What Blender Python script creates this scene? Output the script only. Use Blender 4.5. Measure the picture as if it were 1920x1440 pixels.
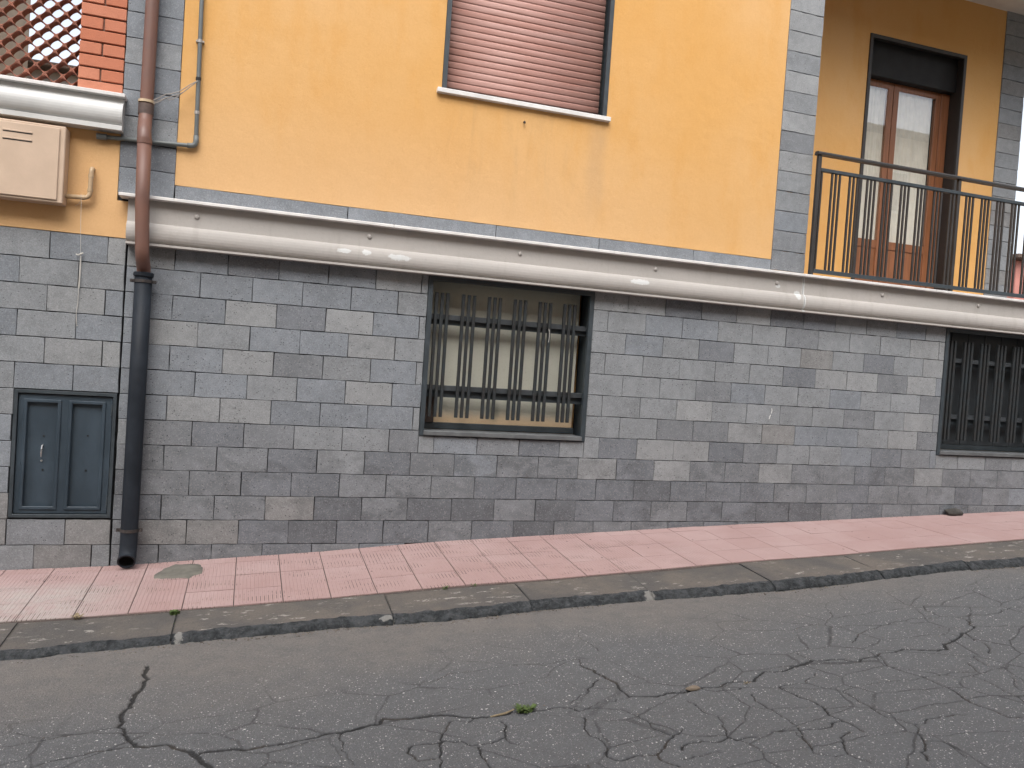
import bpy, bmesh, math, random
import numpy as np
from mathutils import Vector, noise

scene = bpy.context.scene
for o in list(bpy.data.objects):
    bpy.data.objects.remove(o)
R = math.radians
rnd = random.Random(7)

# ------------------------------------------------------------------ camera
cam_data = bpy.data.cameras.new('camera')
cam = bpy.data.objects.new('camera', cam_data)
scene.collection.objects.link(cam)
cam.location = (0.81678, -6.93123, -0.54531)
cam.rotation_euler = (R(88.43712), R(-3.94101), R(-18.05651))
cam_data.sensor_width = 36.0
cam_data.lens = 36.0 * 1500 / 1920
cam_data.clip_start = 0.05
cam_data.clip_end = 2000
scene.camera = cam

# ------------------------------------------------------------------ sky and sun (overcast)
SUN_EL, SUN_AZ = 52.0, 200.0      # azimuth clockwise from +Y
world = bpy.data.worlds.new('World')
scene.world = world
world.use_nodes = True
wt = world.node_tree
bg = wt.nodes['Background']
sky = wt.nodes.new('ShaderNodeTexSky')
sky.sky_type = 'NISHITA'
sky.sun_disc = False
sky.sun_elevation = R(SUN_EL)
sky.sun_rotation = R(SUN_AZ)
sky.air_density = 1.0
sky.dust_density = 3.0
sky.ozone_density = 1.0
hs = wt.nodes.new('ShaderNodeHueSaturation')
hs.inputs['Saturation'].default_value = 0.38
wt.links.new(sky.outputs[0], hs.inputs['Color'])
wt.links.new(hs.outputs[0], bg.inputs['Color'])
bg.inputs['Strength'].default_value = 0.15

sun_data = bpy.data.lights.new('sun', 'SUN')
sun_data.energy = 1.2
sun_data.angle = R(50)
sun_data.color = (1.0, 0.975, 0.94)
sun = bpy.data.objects.new('sun', sun_data)
scene.collection.objects.link(sun)
el, az = R(SUN_EL), R(SUN_AZ)
d = Vector((math.sin(az) * math.cos(el), math.cos(az) * math.cos(el), math.sin(el)))
sun.rotation_euler = d.to_track_quat('Z', 'Y').to_euler()
sun.location = (0, -20, 20)

vs = scene.view_settings
vs.view_transform = 'Standard'
vs.look = 'None'
vs.exposure = 1.05
vs.gamma = 1.0
vs.use_curve_mapping = False
scene.render.engine = 'CYCLES'
scene.cycles.use_adaptive_sampling = True
scene.cycles.adaptive_threshold = 0.02
scene.cycles.max_bounces = 6
scene.cycles.diffuse_bounces = 3
scene.cycles.glossy_bounces = 2
scene.cycles.transparent_max_bounces = 6

# ------------------------------------------------------------------ helpers
def link(o):
    scene.collection.objects.link(o)
    return o

def tag(o, label=None, cat=None, group=None, kind=None):
    if label: o['label'] = label
    if cat: o['category'] = cat
    if group: o['group'] = group
    if kind: o['kind'] = kind
    return o

def empty(name, loc=(0, 0, 0)):
    o = bpy.data.objects.new(name, None)
    o.location = loc
    o.empty_display_size = 0.2
    return link(o)

def setparent(o, parent):
    if parent is not None:
        o.parent = parent
        ploc = Vector(parent.location)
        p = parent.parent
        while p is not None:
            ploc += Vector(p.location)
            p = p.parent
        o.location = Vector(o.location) - ploc
    return o

def mobj(name, verts, faces, mat, parent=None, smooth=False, loc=(0, 0, 0)):
    me = bpy.data.meshes.new(name)
    me.from_pydata([tuple(v) for v in verts], [], faces)
    me.update()
    if smooth:
        me.polygons.foreach_set('use_smooth', [True] * len(me.polygons))
    for m in (mat if isinstance(mat, (list, tuple)) else [mat]):
        me.materials.append(m)
    o = bpy.data.objects.new(name, me)
    o.location = loc
    link(o)
    return setparent(o, parent)

def dobj(name, me, parent=None, loc=(0, 0, 0), rot=None):
    o = bpy.data.objects.new(name, me)
    o.location = loc
    if rot: o.rotation_euler = rot
    link(o)
    return setparent(o, parent)

_bc = {}
def box_mesh(name, dx, dy, dz, mat, bev=0.003):
    key = (name, round(dx, 4), round(dy, 4), round(dz, 4), mat.name, bev)
    if key in _bc: return _bc[key]
    bm = bmesh.new()
    bmesh.ops.create_cube(bm, size=1.0)
    bmesh.ops.scale(bm, vec=(dx, dy, dz), verts=bm.verts)
    if bev > 0:
        bmesh.ops.bevel(bm, geom=list(bm.edges), offset=bev, segments=1, profile=0.5, affect='EDGES')
    me = bpy.data.meshes.new(name)
    bm.to_mesh(me); bm.free()
    me.materials.append(mat)
    _bc[key] = me
    return me

def box(name, x0, x1, y0, y1, z0, z1, mat, parent=None, bev=0.003):
    me = box_mesh(name, x1 - x0, y1 - y0, z1 - z0, mat, bev)
    return dobj(name, me, parent, ((x0 + x1) / 2, (y0 + y1) / 2, (z0 + z1) / 2))

class MB:
    """collects several shapes of ONE part"""
    def __init__(s): s.v = []; s.f = []
    def add(s, v, f):
        n = len(s.v); s.v += [tuple(q) for q in v]; s.f += [tuple(i + n for i in q) for q in f]; return s
    def box(s, x0, x1, y0, y1, z0, z1):
        v = [(x, y, z) for x in (x0, x1) for y in (y0, y1) for z in (z0, z1)]
        f = [(0, 1, 3, 2), (4, 6, 7, 5), (0, 4, 5, 1), (2, 3, 7, 6), (0, 2, 6, 4), (1, 5, 7, 3)]
        return s.add(v, f)
    def tube(s, path, rad, n=14, cap=(True, True)):
        v, f = tube_geo(path, rad, n, cap); return s.add(v, f)
    def prism_x(s, prof, x0, x1):
        n = len(prof)
        v = [(x0, y, z) for y, z in prof] + [(x1, y, z) for y, z in prof]
        f = [(i, (i + 1) % n, n + (i + 1) % n, n + i) for i in range(n)]
        f += [tuple(range(n))[::-1], tuple(range(n, 2 * n))]
        return s.add(v, f)
    def ring(s, x0, x1, z0, z1, t, y0, y1, tb=None):
        """rectangular frame with square section"""
        tb = t if tb is None else tb
        O = [(x0, z0), (x1, z0), (x1, z1), (x0, z1)]
        I = [(x0 + t, z0 + tb), (x1 - t, z0 + tb), (x1 - t, z1 - t), (x0 + t, z1 - t)]
        v = [(x, y0, z) for x, z in O] + [(x, y0, z) for x, z in I] + [(x, y1, z) for x, z in O] + [(x, y1, z) for x, z in I]
        f = []
        for i in range(4):
            j = (i + 1) % 4
            f += [(i, j, 4 + j, 4 + i), (8 + j, 8 + i, 12 + i, 12 + j), (j, i, 8 + i, 8 + j), (4 + i, 4 + j, 12 + j, 12 + i)]
        return s.add(v, f)
    def obj(s, name, mat, parent=None, smooth=False, bev=0):
        o = mobj(name, s.v, s.f, mat, parent, smooth)
        bm = bmesh.new(); bm.from_mesh(o.data)
        bmesh.ops.recalc_face_normals(bm, faces=bm.faces)
        if bev:
            es = [e for e in bm.edges if len(e.link_faces) == 2 and e.calc_face_angle() > 0.6]
            bmesh.ops.bevel(bm, geom=es, offset=bev, segments=1, profile=0.5, affect='EDGES')
        bm.to_mesh(o.data); bm.free()
        if smooth:
            o.data.polygons.foreach_set('use_smooth', [len(q.vertices) <= 4 for q in o.data.polygons])
        return o

def tube_geo(path, rad, n=14, cap=(True, True)):
    P = [Vector(p) for p in path]
    if not isinstance(rad, (list, tuple)): rad = [rad] * len(P)
    v, f = [], []
    up = None
    for i, p in enumerate(P):
        if i == 0: t = P[1] - P[0]
        elif i == len(P) - 1: t = P[-1] - P[-2]
        else: t = (P[i + 1] - P[i]).normalized() + (P[i] - P[i - 1]).normalized()
        if t.length < 1e-9: t = P[i] - P[i - 1]
        t.normalize()
        if up is None:
            up = Vector((1, 0, 0)) if abs(t.x) < 0.8 else Vector((0, 1, 0))
        a = (up - t * up.dot(t)).normalized(); up = a
        b = t.cross(a)
        for k in range(n):
            an = 2 * math.pi * k / n
            v.append(p + (a * math.cos(an) + b * math.sin(an)) * rad[i])
    for i in range(len(P) - 1):
        for k in range(n):
            k2 = (k + 1) % n
            f.append((i * n + k, i * n + k2, (i + 1) * n + k2, (i + 1) * n + k))
    if cap[0]: f.append(tuple(range(n))[::-1])
    if cap[1]: f.append(tuple(range((len(P) - 1) * n, len(P) * n)))
    return v, f

def wall_holes(x0, x1, z0, z1, holes, y0, y1):
    """one wall, front at y0, back at y1, with rectangular openings (x0,x1,z0,z1)"""
    xs = sorted({x0, x1, *[c for h in holes for c in h[:2]]}); zs_ = sorted({z0, z1, *[c for h in holes for c in h[2:]]})
    xs = [x for x in xs if x0 <= x <= x1]; zs_ = [z for z in zs_ if z0 <= z <= z1]
    def solid(i, j):
        if i < 0 or j < 0 or i >= len(xs) - 1 or j >= len(zs_) - 1: return False
        cx, cz = (xs[i] + xs[i + 1]) / 2, (zs_[j] + zs_[j + 1]) / 2
        return not any(h[0] < cx < h[1] and h[2] < cz < h[3] for h in holes)
    m = MB()
    idx = {}
    def V(x, y, z):
        k = (round(x, 5), round(y, 5), round(z, 5))
        if k not in idx: idx[k] = len(m.v); m.v.append((x, y, z))
        return idx[k]
    for i in range(len(xs) - 1):
        for j in range(len(zs_) - 1):
            if not solid(i, j): continue
            a, b, c, e = xs[i], xs[i + 1], zs_[j], zs_[j + 1]
            m.f.append((V(a, y0, c), V(b, y0, c), V(b, y0, e), V(a, y0, e)))
            m.f.append((V(b, y1, c), V(a, y1, c), V(a, y1, e), V(b, y1, e)))
            if not solid(i - 1, j): m.f.append((V(a, y1, c), V(a, y0, c), V(a, y0, e), V(a, y1, e)))
            if not solid(i + 1, j): m.f.append((V(b, y0, c), V(b, y1, c), V(b, y1, e), V(b, y0, e)))
            if not solid(i, j - 1): m.f.append((V(a, y1, c), V(b, y1, c), V(b, y0, c), V(a, y0, c)))
            if not solid(i, j + 1): m.f.append((V(a, y0, e), V(b, y0, e), V(b, y1, e), V(a, y1, e)))
    return m

# ------------------------------------------------------------------ materials
class NT:
    def __init__(s, name):
        s.m = bpy.data.materials.new(name); s.m.use_nodes = True
        s.t = s.m.node_tree; s.b = s.t.nodes['Principled BSDF']
        s.out = s.t.nodes['Material Output']
    def n(s, typ, ins=None, **kw):
        nd = s.t.nodes.new('ShaderNode' + typ)
        for k, v in kw.items(): setattr(nd, k, v)
        for k, v in (ins or {}).items(): s.set(nd.inputs[k], v)
        return nd
    def set(s, sock, v):
        if hasattr(v, 'is_output') or isinstance(v, bpy.types.NodeSocket): s.t.links.new(v, sock)
        else:
            try: sock.default_value = v
            except Exception:
                sock.default_value = (*v, 1.0) if len(v) == 3 else v
    def noise(s, vec, scale, detail=4, rough=0.55, dist=0.0):
        nd = s.n('TexNoise', {'Scale': scale, 'Detail': detail, 'Roughness': rough, 'Distortion': dist})
        s.set(nd.inputs['Vector'], vec); return nd.outputs['Fac']
    def vor(s, vec, scale, feature='F1', rnd=1.0):
        nd = s.n('TexVoronoi', {'Scale': scale, 'Randomness': rnd}, feature=feature)
        s.set(nd.inputs['Vector'], vec); return nd
    def math(s, op, a, b=0.5, c=None, clamp=False):
        nd = s.n('Math', operation=op, use_clamp=clamp)
        s.set(nd.inputs[0], a); s.set(nd.inputs[1], b)
        if c is not None: s.set(nd.inputs[2], c)
        return nd.outputs[0]
    def ramp(s, f, a, b, lo=0.0, hi=1.0):
        nd = s.n('MapRange', {'From Min': a, 'From Max': b, 'To Min': lo, 'To Max': hi}, interpolation_type='SMOOTHSTEP')
        s.set(nd.inputs['Value'], f); return nd.outputs[0]
    def mix(s, f, a, b, blend='MIX'):
        nd = s.n('Mix', data_type='RGBA', blend_type=blend)
        s.set(nd.inputs[0], f)
        for k, v in ((6, a), (7, b)):
            if not isinstance(v, bpy.types.NodeSocket) and len(v) == 3: v = (*v, 1.0)
            s.set(nd.inputs[k], v)
        return nd.outputs[2]
    def pos(s): return s.n('NewGeometry').outputs['Position']
    def objc(s): return s.n('TexCoord').outputs['Object']
    def sep(s, v):
        nd = s.n('SeparateXYZ'); s.set(nd.inputs[0], v); return nd.outputs
    def vmul(s, v, k):
        nd = s.n('VectorMath', operation='MULTIPLY'); s.set(nd.inputs[0], v); s.set(nd.inputs[1], k); return nd.outputs[0]
    def vadd(s, v, k):
        nd = s.n('VectorMath', operation='ADD'); s.set(nd.inputs[0], v); s.set(nd.inputs[1], k); return nd.outputs[0]
    def bump(s, h, dist, strength=1.0, prev=None):
        nd = s.n('Bump', {'Distance': dist, 'Strength': strength}); s.set(nd.inputs['Height'], h)
        if prev is not None: s.set(nd.inputs['Normal'], prev)
        return nd.outputs[0]
    def done(s, col=None, rough=0.7, normal=None, metal=0.0, spec=0.5):
        if col is not None: s.set(s.b.inputs['Base Color'], col if isinstance(col, bpy.types.NodeSocket) else (*col, 1.0))
        s.set(s.b.inputs['Roughness'], rough); s.set(s.b.inputs['Metallic'], metal)
        s.set(s.b.inputs['Specular IOR Level'], spec)
        if normal is not None: s.set(s.b.inputs['Normal'], normal)
        return s.m

def mat_stone(name):
    m = NT(name)
    info = m.n('ObjectInfo')
    p = m.pos()
    off = m.n('CombineXYZ', {0: m.math('MULTIPLY', info.outputs['Random'], 37.0), 1: 0.0, 2: m.math('MULTIPLY', info.outputs['Random'], 91.0)}).outputs[0]
    q = m.vadd(p, off)
    big = m.noise(q, 3.2, 3, 0.5)
    mid = m.noise(q, 14, 4, 0.6)
    fine = m.noise(q, 160, 2, 0.6)
    col = info.outputs['Color']
    shade = m.math('ADD', m.ramp(big, 0.25, 0.75, -0.09, 0.09), m.ramp(mid, 0.3, 0.7, -0.07, 0.07))
    shade = m.math('ADD', shade, m.ramp(fine, 0.3, 0.7, -0.16, 0.16))
    fac = m.math('ADD', shade, 1.0)
    c = m.mix(1.0, col, m.n('CombineColor', {0: fac, 1: fac, 2: fac}).outputs[0], 'MULTIPLY')
    # dark damp clouds on weathered stones, amount in the object's alpha
    cl = m.noise(m.vmul(q, (2.6, 1, 4.2)), 1.6, 4, 0.6, 0.6)
    cl = m.math('MULTIPLY', m.ramp(cl, 0.42, 0.62), m.math('SUBTRACT', 1.0, info.outputs['Alpha']))
    c = m.mix(m.math('MULTIPLY', cl, 0.55), c, (0.085, 0.089, 0.095))
    # pores of the lava stone
    v1 = m.vor(m.vmul(q, (1, 1, 1.5)), 62)
    sep = m.n('SeparateColor'); m.set(sep.inputs[0], v1.outputs['Color'])
    pore = m.math('MULTIPLY', m.math('LESS_THAN', v1.outputs['Distance'], m.math('MULTIPLY', sep.outputs[1], 0.36)), m.math('GREATER_THAN', sep.outputs[0], 0.72))
    patch = m.ramp(m.noise(q, 5, 2), 0.34, 0.56)
    pore = m.math('MULTIPLY', pore, patch)
    c = m.mix(m.math('MULTIPLY', pore, 0.75), c, (0.035, 0.036, 0.04))
    v2 = m.vor(q, 130)
    s2 = m.n('SeparateColor'); m.set(s2.inputs[0], v2.outputs['Color'])
    sp = m.math('GREATER_THAN', s2.outputs[0], 0.90)
    c = m.mix(m.math('MULTIPLY', sp, 0.22), c, (0.42, 0.42, 0.42))
    h = m.math('ADD', m.math('MULTIPLY', fine, 0.5), m.math('MULTIPLY', pore, -1.0))
    h = m.math('ADD', h, m.math('MULTIPLY', mid, 0.4))
    return m.done(c, 0.85, m.bump(h, 0.004, 0.7), spec=0.25)

def mat_plaster():
    m = NT('yellow_plaster')
    p = m.pos(); X, Y, Z = m.sep(p)[:3]
    base = (0.66, 0.368, 0.128)
    pale = (0.68, 0.412, 0.182)
    deep = (0.64, 0.335, 0.096)
    n1 = m.noise(p, 0.55, 4, 0.55)
    n2 = m.noise(m.vmul(p, (1.6, 1, 0.6)), 2.2, 5, 0.6)
    c = m.mix(m.ramp(n1, 0.35, 0.68), base, pale)
    c = m.mix(m.math('MULTIPLY', m.ramp(n2, 0.45, 0.72), 0.5), c, deep)
    # lime bloom, the plaster bleached low down on the front
    bl = m.math('MULTIPLY', m.ramp(m.math('ADD', Z, m.math('MULTIPLY', n1, 0.9)), 2.35, 0.9), m.ramp(X, 6.6, 2.2))
    c = m.mix(m.math('MULTIPLY', bl, 0.75), c, (0.70, 0.448, 0.238))
    # rain streaks under the sill ends
    st = m.noise(m.vmul(p, (4.5, 1, 0.7)), 1.4, 5, 0.65, 0.5)
    below = m.math('MULTIPLY', m.ramp(Z, 0.45, 1.6), m.ramp(Z, 1.76, 1.70))
    span = m.math('MULTIPLY', m.ramp(X, 2.15, 2.35), m.ramp(X, 3.95, 3.75))
    streak = m.math('MULTIPLY', m.math('MULTIPLY', below, span), m.ramp(st, 0.48, 0.70))
    c = m.mix(m.math('MULTIPLY', streak, 0.14), c, (0.26, 0.20, 0.12))
    e = m.math('ABSOLUTE', m.math('SUBTRACT', X, m.math('ADD', 3.76, m.math('MULTIPLY', m.math('SUBTRACT', st, 0.5), 0.12))))
    e = m.math('MULTIPLY', m.ramp(e, 0.15, 0.02), m.math('MULTIPLY', m.ramp(Z, 0.7, 1.3), m.ramp(Z, 1.80, 1.55)))
    c = m.mix(m.math('MULTIPLY', e, 0.22), c, (0.36, 0.27, 0.19))
    g = m.noise(p, 60, 3, 0.6)
    c = m.mix(m.ramp(g, 0.3, 0.75, 0.0, 0.10), c, (0.45, 0.22, 0.05))
    h = m.math('ADD', m.noise(p, 220, 3, 0.65), m.math('MULTIPLY', m.noise(p, 9, 3), 1.6))
    return m.done(c, 0.92, m.bump(h, 0.005, 0.65), spec=0.2)

def mat_simple(name, col, rough=0.5, var=0.12, scale=8, metal=0.0, bump=0.0, bscale=60, spec=0.5, col2=None, stretch=(1, 1, 1), vr=(0.35, 0.7)):
    m = NT(name)
    p = m.vmul(m.pos(), stretch)
    n1 = m.noise(p, scale, 5, 0.6)
    dark = col2 if col2 else tuple(c * (1 - var * 2) for c in col)
    c = m.mix(m.ramp(n1, vr[1], vr[0], 0, 1), col, dark)
    nrm = m.bump(m.noise(p, bscale, 3), 0.003, bump) if bump else None
    r = m.ramp(n1, 0.3, 0.7, max(0.02, rough - 0.07), min(1, rough + 0.07))
    return m.done(c, r, nrm, metal, spec)

def mat_cornice():
    m = NT('cornice_paint')
    p = m.pos(); X, Y, Z = m.sep(p)[:3]
    n1 = m.noise(m.vmul(p, (0.5, 1, 2)), 1.6, 5, 0.6)
    n2 = m.noise(p, 26, 4, 0.6)
    c = m.mix(m.ramp(n1, 0.35, 0.65), (0.445, 0.418, 0.392), (0.415, 0.392, 0.368))
    c = m.mix(m.ramp(n2, 0.5, 0.75, 0, 0.16), c, (0.28, 0.25, 0.22))
    w = m.n('CombineXYZ', {0: 0.0}).outputs[0]
    tot = None
    wob = m.math('MULTIPLY', m.math('SUBTRACT', m.noise(p, 18, 4, 0.7), 0.5), 1.7)
    for (cx, cz, rx, rz) in ((1.50, 0.285, 0.06, 0.020), (1.69, 0.292, 0.045, 0.026), (1.97, 0.278, 0.11, 0.028), (4.25, 0.29, 0.12, 0.026), (6.03, 0.33, 0.035, 0.05), (5.80, 0.40, 0.03, 0.02)):
        dx = m.math('DIVIDE', m.math('SUBTRACT', X, cx), rx); dz = m.math('DIVIDE', m.math('SUBTRACT', Z, cz), rz)
        r = m.math('SQRT', m.math('ADD', m.math('MULTIPLY', dx, dx), m.math('MULTIPLY', dz, dz)))
        s = m.ramp(m.math('ADD', r, wob), 1.05, 0.75)
        tot = s if tot is None else m.math('MAXIMUM', tot, s)
    seam = m.ramp(m.math('ADD', m.math('ABSOLUTE', m.math('SUBTRACT', X, 6.105)), m.math('MULTIPLY', wob, 0.008)), 0.017, 0.010)
    tot = m.math('MAXIMUM', tot, seam)
    c = m.mix(m.math('MULTIPLY', tot, 0.55), c, (0.72, 0.75, 0.75))
    dr = m.noise(m.vmul(p, (7, 1, 1.2)), 1.3, 5, 0.65)
    c = m.mix(m.math('MULTIPLY', m.ramp(dr, 0.52, 0.74), 0.22), c, (0.25, 0.225, 0.20))
    return m.done(c, 0.75, m.bump(m.math('ADD', n2, m.math('MULTIPLY', n1, 2.0)), 0.004, 0.5), spec=0.25)

def mat_asphalt():
    m = NT('cracked_asphalt')
    p = m.pos(); X, Y, Z = m.sep(p)[:3]
    n1 = m.noise(p, 0.9, 5, 0.6)
    n2 = m.noise(p, 7, 5, 0.65)
    n3 = m.noise(p, 90, 3, 0.65)
    worn = m.ramp(m.math('ADD', Y, m.math('ADD', m.math('MULTIPLY', n1, 1.5), m.math('MULTIPLY', X, -0.10))), -1.15, -2.35)
    c = m.mix(worn, (0.195, 0.178, 0.161), (0.132, 0.135, 0.139))
    c = m.mix(m.ramp(n2, 0.35, 0.7, 0, 0.45), c, (0.108, 0.108, 0.109))
    c = m.mix(m.ramp(n3, 0.35, 0.7, 0, 0.55), c, (0.080, 0.080, 0.081))
    # oil spots
    o = m.noise(m.vmul(p, (1, 2, 1)), 3.1, 2, 0.5)
    c = m.mix(m.ramp(o, 0.72, 0.82, 0, 0.18), c, (0.035, 0.035, 0.037))
    # exposed aggregate
    for sc, thr, rad, a in ((95, 0.80, 0.42, 0.62), (190, 0.80, 0.5, 0.42), (46, 0.955, 0.30, 0.75)):
        v = m.vor(p, sc)
        sp = m.n('SeparateColor'); m.set(sp.inputs[0], v.outputs['Color'])
        s = m.math('MULTIPLY', m.math('GREATER_THAN', sp.outputs[0], thr), m.math('LESS_THAN', v.outputs['Distance'], m.math('MULTIPLY', sp.outputs[1], rad)))
        s = m.math('MULTIPLY', s, m.ramp(worn, 0.0, 0.8, 0.25, 1.0))
        c = m.mix(m.math('MULTIPLY', s, a), c, m.mix(sp.outputs[2], (0.42, 0.41, 0.40), (0.80, 0.78, 0.74)))
    v = m.vor(p, 120)
    # fine hair cracks between the large ones
    wv = m.vadd(p, m.vmul(m.n('TexNoise', {'Scale': 5.0, 'Detail': 4.0, 'Vector': p}).outputs['Color'], (0.10, 0.10, 0.0)))
    hv = m.vor(m.vmul(wv, (1.0, 1.5, 0.0)), 1.9, 'DISTANCE_TO_EDGE').outputs['Distance']
    hm = m.math('MULTIPLY', m.ramp(hv, 0.018, 0.004), m.math('MULTIPLY', m.math('MAXIMUM', m.ramp(m.noise(p, 0.8, 3), 0.46, 0.58), m.ramp(m.math('ADD', m.math('MULTIPLY', X, 0.55), m.math('MULTIPLY', Y, -1.0)), 4.0, 5.0)), worn))
    c = m.mix(m.math('MULTIPLY', m.math('MULTIPLY', hm, m.ramp(m.noise(p, 6, 3), 0.30, 0.6, 0.2, 1.0)), 0.55), c, (0.02, 0.02, 0.02))
    at = m.n('Attribute', attribute_name='crack').outputs['Fac']
    c = m.mix(m.ramp(at, 0.15, 0.85, 0, 0.86), c, m.mix(m.ramp(m.noise(p, 4, 2), 0.55, 0.65), (0.014, 0.014, 0.014), (0.035, 0.027, 0.02)))
    h = m.math('ADD', m.math('MULTIPLY', n3, 0.8), m.math('MULTIPLY', m.math('SUBTRACT', 0.6, v.outputs['Distance']), 0.8))
    h = m.math('SUBTRACT', h, m.math('MULTIPLY', hm, 0.9))
    return m.done(c, 0.8, m.bump(h, 0.006, 0.8), spec=0.35)

def mat_tile():
    m = NT('pink_paving')
    p = m.pos(); X, Y, Z = m.sep(p)[:3]
    lx = m.sep(m.objc())[0]
    info = m.n('ObjectInfo')
    n1 = m.noise(p, 1.3, 5, 0.6); n2 = m.noise(p, 9, 5, 0.65); n3 = m.noise(p, 120, 3, 0.6)
    c = m.mix(m.ramp(n1, 0.35, 0.65), (0.375, 0.256, 0.241), (0.415, 0.300, 0.285))
    c = m.mix(m.ramp(info.outputs['Random'], 0.2, 1.0, 0, 0.30), c, (0.34, 0.214, 0.198))
    c = m.mix(m.ramp(n2, 0.5, 0.75, 0, 0.30), c, (0.31, 0.20, 0.182))
    c = m.mix(m.ramp(n3, 0.35, 0.7, 0, 0.20), c, (0.29, 0.18, 0.163))
    # grey cement film at the left end
    gz = m.math('MULTIPLY', m.ramp(m.math('ADD', X, m.math('MULTIPLY', n1, 0.6)), 0.65, -0.1), m.ramp(Y, -0.30, -0.62))
    c = m.mix(m.math('MULTIPLY', gz, m.ramp(n2, 0.3, 0.6, 0.35, 0.85)), c, (0.42, 0.37, 0.345))
    # dirt lying in the grooves, worn away in places
    fr = m.math('FRACT', m.math('ADD', m.math('MULTIPLY', lx, 1 / 0.02775), 0.5))
    gr = m.ramp(m.math('ABSOLUTE', m.math('SUBTRACT', fr, 0.5)), 0.355, 0.44)
    dm = m.noise(m.vmul(p, (1.5, 2.6, 1)), 2.1, 4, 0.65)
    dm = m.math('ADD', 0.07, m.math('MULTIPLY', m.ramp(dm, 0.50, 0.63), m.ramp(X, 6.2, 3.2, 0.05, 0.86)))
    c = m.mix(m.math('MULTIPLY', m.math('MULTIPLY', gr, dm), 0.85), c, (0.085, 0.06, 0.052))
    sp = m.vor(p, 17); s2 = m.n('SeparateColor'); m.set(s2.inputs[0], sp.outputs['Color'])
    spot = m.math('MULTIPLY', m.math('GREATER_THAN', s2.outputs[0], 0.95), m.math('LESS_THAN', sp.outputs['Distance'], 0.16))
    c = m.mix(m.math('MULTIPLY', spot, 0.8), c, (0.07, 0.05, 0.045))
    return m.done(c, 0.85, m.bump(m.math('ADD', n3, n2), 0.003, 0.5), spec=0.3)

def mat_kerb(front=False):
    m = NT('kerb_basalt_hewn_shaded' if front else 'kerb_basalt_worn')
    p = m.pos()
    n1 = m.noise(p, 2.2, 5, 0.6); n2 = m.noise(p, 16, 5, 0.7); n3 = m.noise(p, 85, 3, 0.65)
    if front:  # rough hewn front face, with its shade also painted into the darker colour
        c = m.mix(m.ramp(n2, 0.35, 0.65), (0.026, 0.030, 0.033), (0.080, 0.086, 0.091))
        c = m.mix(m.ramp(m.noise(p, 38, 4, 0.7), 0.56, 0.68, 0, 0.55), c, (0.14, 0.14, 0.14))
    else:
        c = m.mix(m.ramp(n1, 0.35, 0.65), (0.150, 0.130, 0.112), (0.102, 0.095, 0.089))
        c = m.mix(m.ramp(n2, 0.5, 0.75, 0, 0.5), c, (0.085, 0.078, 0.071))
        l = m.noise(m.vmul(p, (1.0, 2.2, 1)), 7.5, 5, 0.72)
        l = m.math('MULTIPLY', m.ramp(l, 0.575, 0.63), m.ramp(m.noise(p, 1.7, 3), 0.42, 0.56))
        c = m.mix(m.math('MULTIPLY', l, 0.7), c, (0.45, 0.42, 0.38))
    c = m.mix(m.ramp(n3, 0.4, 0.75, 0, 0.35), c, (0.05, 0.05, 0.05))
    X, Y, Z = m.sep(p)[:3]
    for cx, cy, rx, ry in ((3.775, -1.60, 0.055, 0.085), (0.485, -1.585, 0.035, 0.07), (1.80, -1.585, 0.07, 0.03)):
        dx = m.math('DIVIDE', m.math('SUBTRACT', X, cx), rx); dy = m.math('DIVIDE', m.math('SUBTRACT', Y, cy), ry)
        r = m.math('SQRT', m.math('ADD', m.math('MULTIPLY', dx, dx), m.math('MULTIPLY', dy, dy)))
        c = m.mix(m.math('MULTIPLY', m.ramp(m.math('ADD', r, m.math('MULTIPLY', m.noise(p, 28, 5, 0.75), 1.9)), 1.75, 1.45), 0.7), c, (0.36, 0.35, 0.325))
    h = m.math('ADD', m.math('MULTIPLY', n2, 1.5), m.math('MULTIPLY', n3, 0.6))
    return m.done(c, 0.82, m.bump(h, 0.03 if front else 0.008, 1.0), spec=0.3)

def mat_slat():
    m = NT('faded_shutter_paint')
    p = m.pos(); info = m.n('ObjectInfo')
    n1 = m.noise(m.vmul(p, (1, 1, 6)), 1.6, 4, 0.6)
    n2 = m.noise(m.vmul(p, (3, 1, 90)), 1.2, 4, 0.7)
    c = m.mix(m.ramp(n1, 0.3, 0.7), (0.375, 0.195, 0.158), (0.445, 0.262, 0.225))
    c = m.mix(m.ramp(n2, 0.45, 0.7, 0, 0.5), c, (0.32, 0.145, 0.112))
    c = m.mix(m.ramp(info.outputs['Random'], 0.5, 1.0, 0, 0.25), c, (0.42, 0.27, 0.24))
    return m.done(c, 0.55, m.bump(n2, 0.001, 0.3), spec=0.35)

def mat_brick():
    m = NT('red_brick')
    p = m.pos(); info = m.n('ObjectInfo')
    n1 = m.noise(p, 12, 5, 0.65); n2 = m.noise(p, 120, 3)
    c = m.mix(info.outputs['Random'], (0.46, 0.165, 0.095), (0.52, 0.215, 0.135))
    c = m.mix(m.ramp(n1, 0.4, 0.7, 0, 0.4), c, (0.40, 0.15, 0.09))
    return m.done(c, 0.85, m.bump(m.math('ADD', n1, n2), 0.004, 0.5), spec=0.2)

def mat_wood():
    m = NT('stained_door_wood')
    p = m.pos()
    n1 = m.noise(m.vmul(p, (30, 30, 1.6)), 1.5, 5, 0.6, 0.4)
    c = m.mix(m.ramp(n1, 0.3, 0.7), (0.190, 0.074, 0.030), (0.27, 0.108, 0.050))
    return m.done(c, 0.4, m.bump(n1, 0.001, 0.3), spec=0.5)

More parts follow.
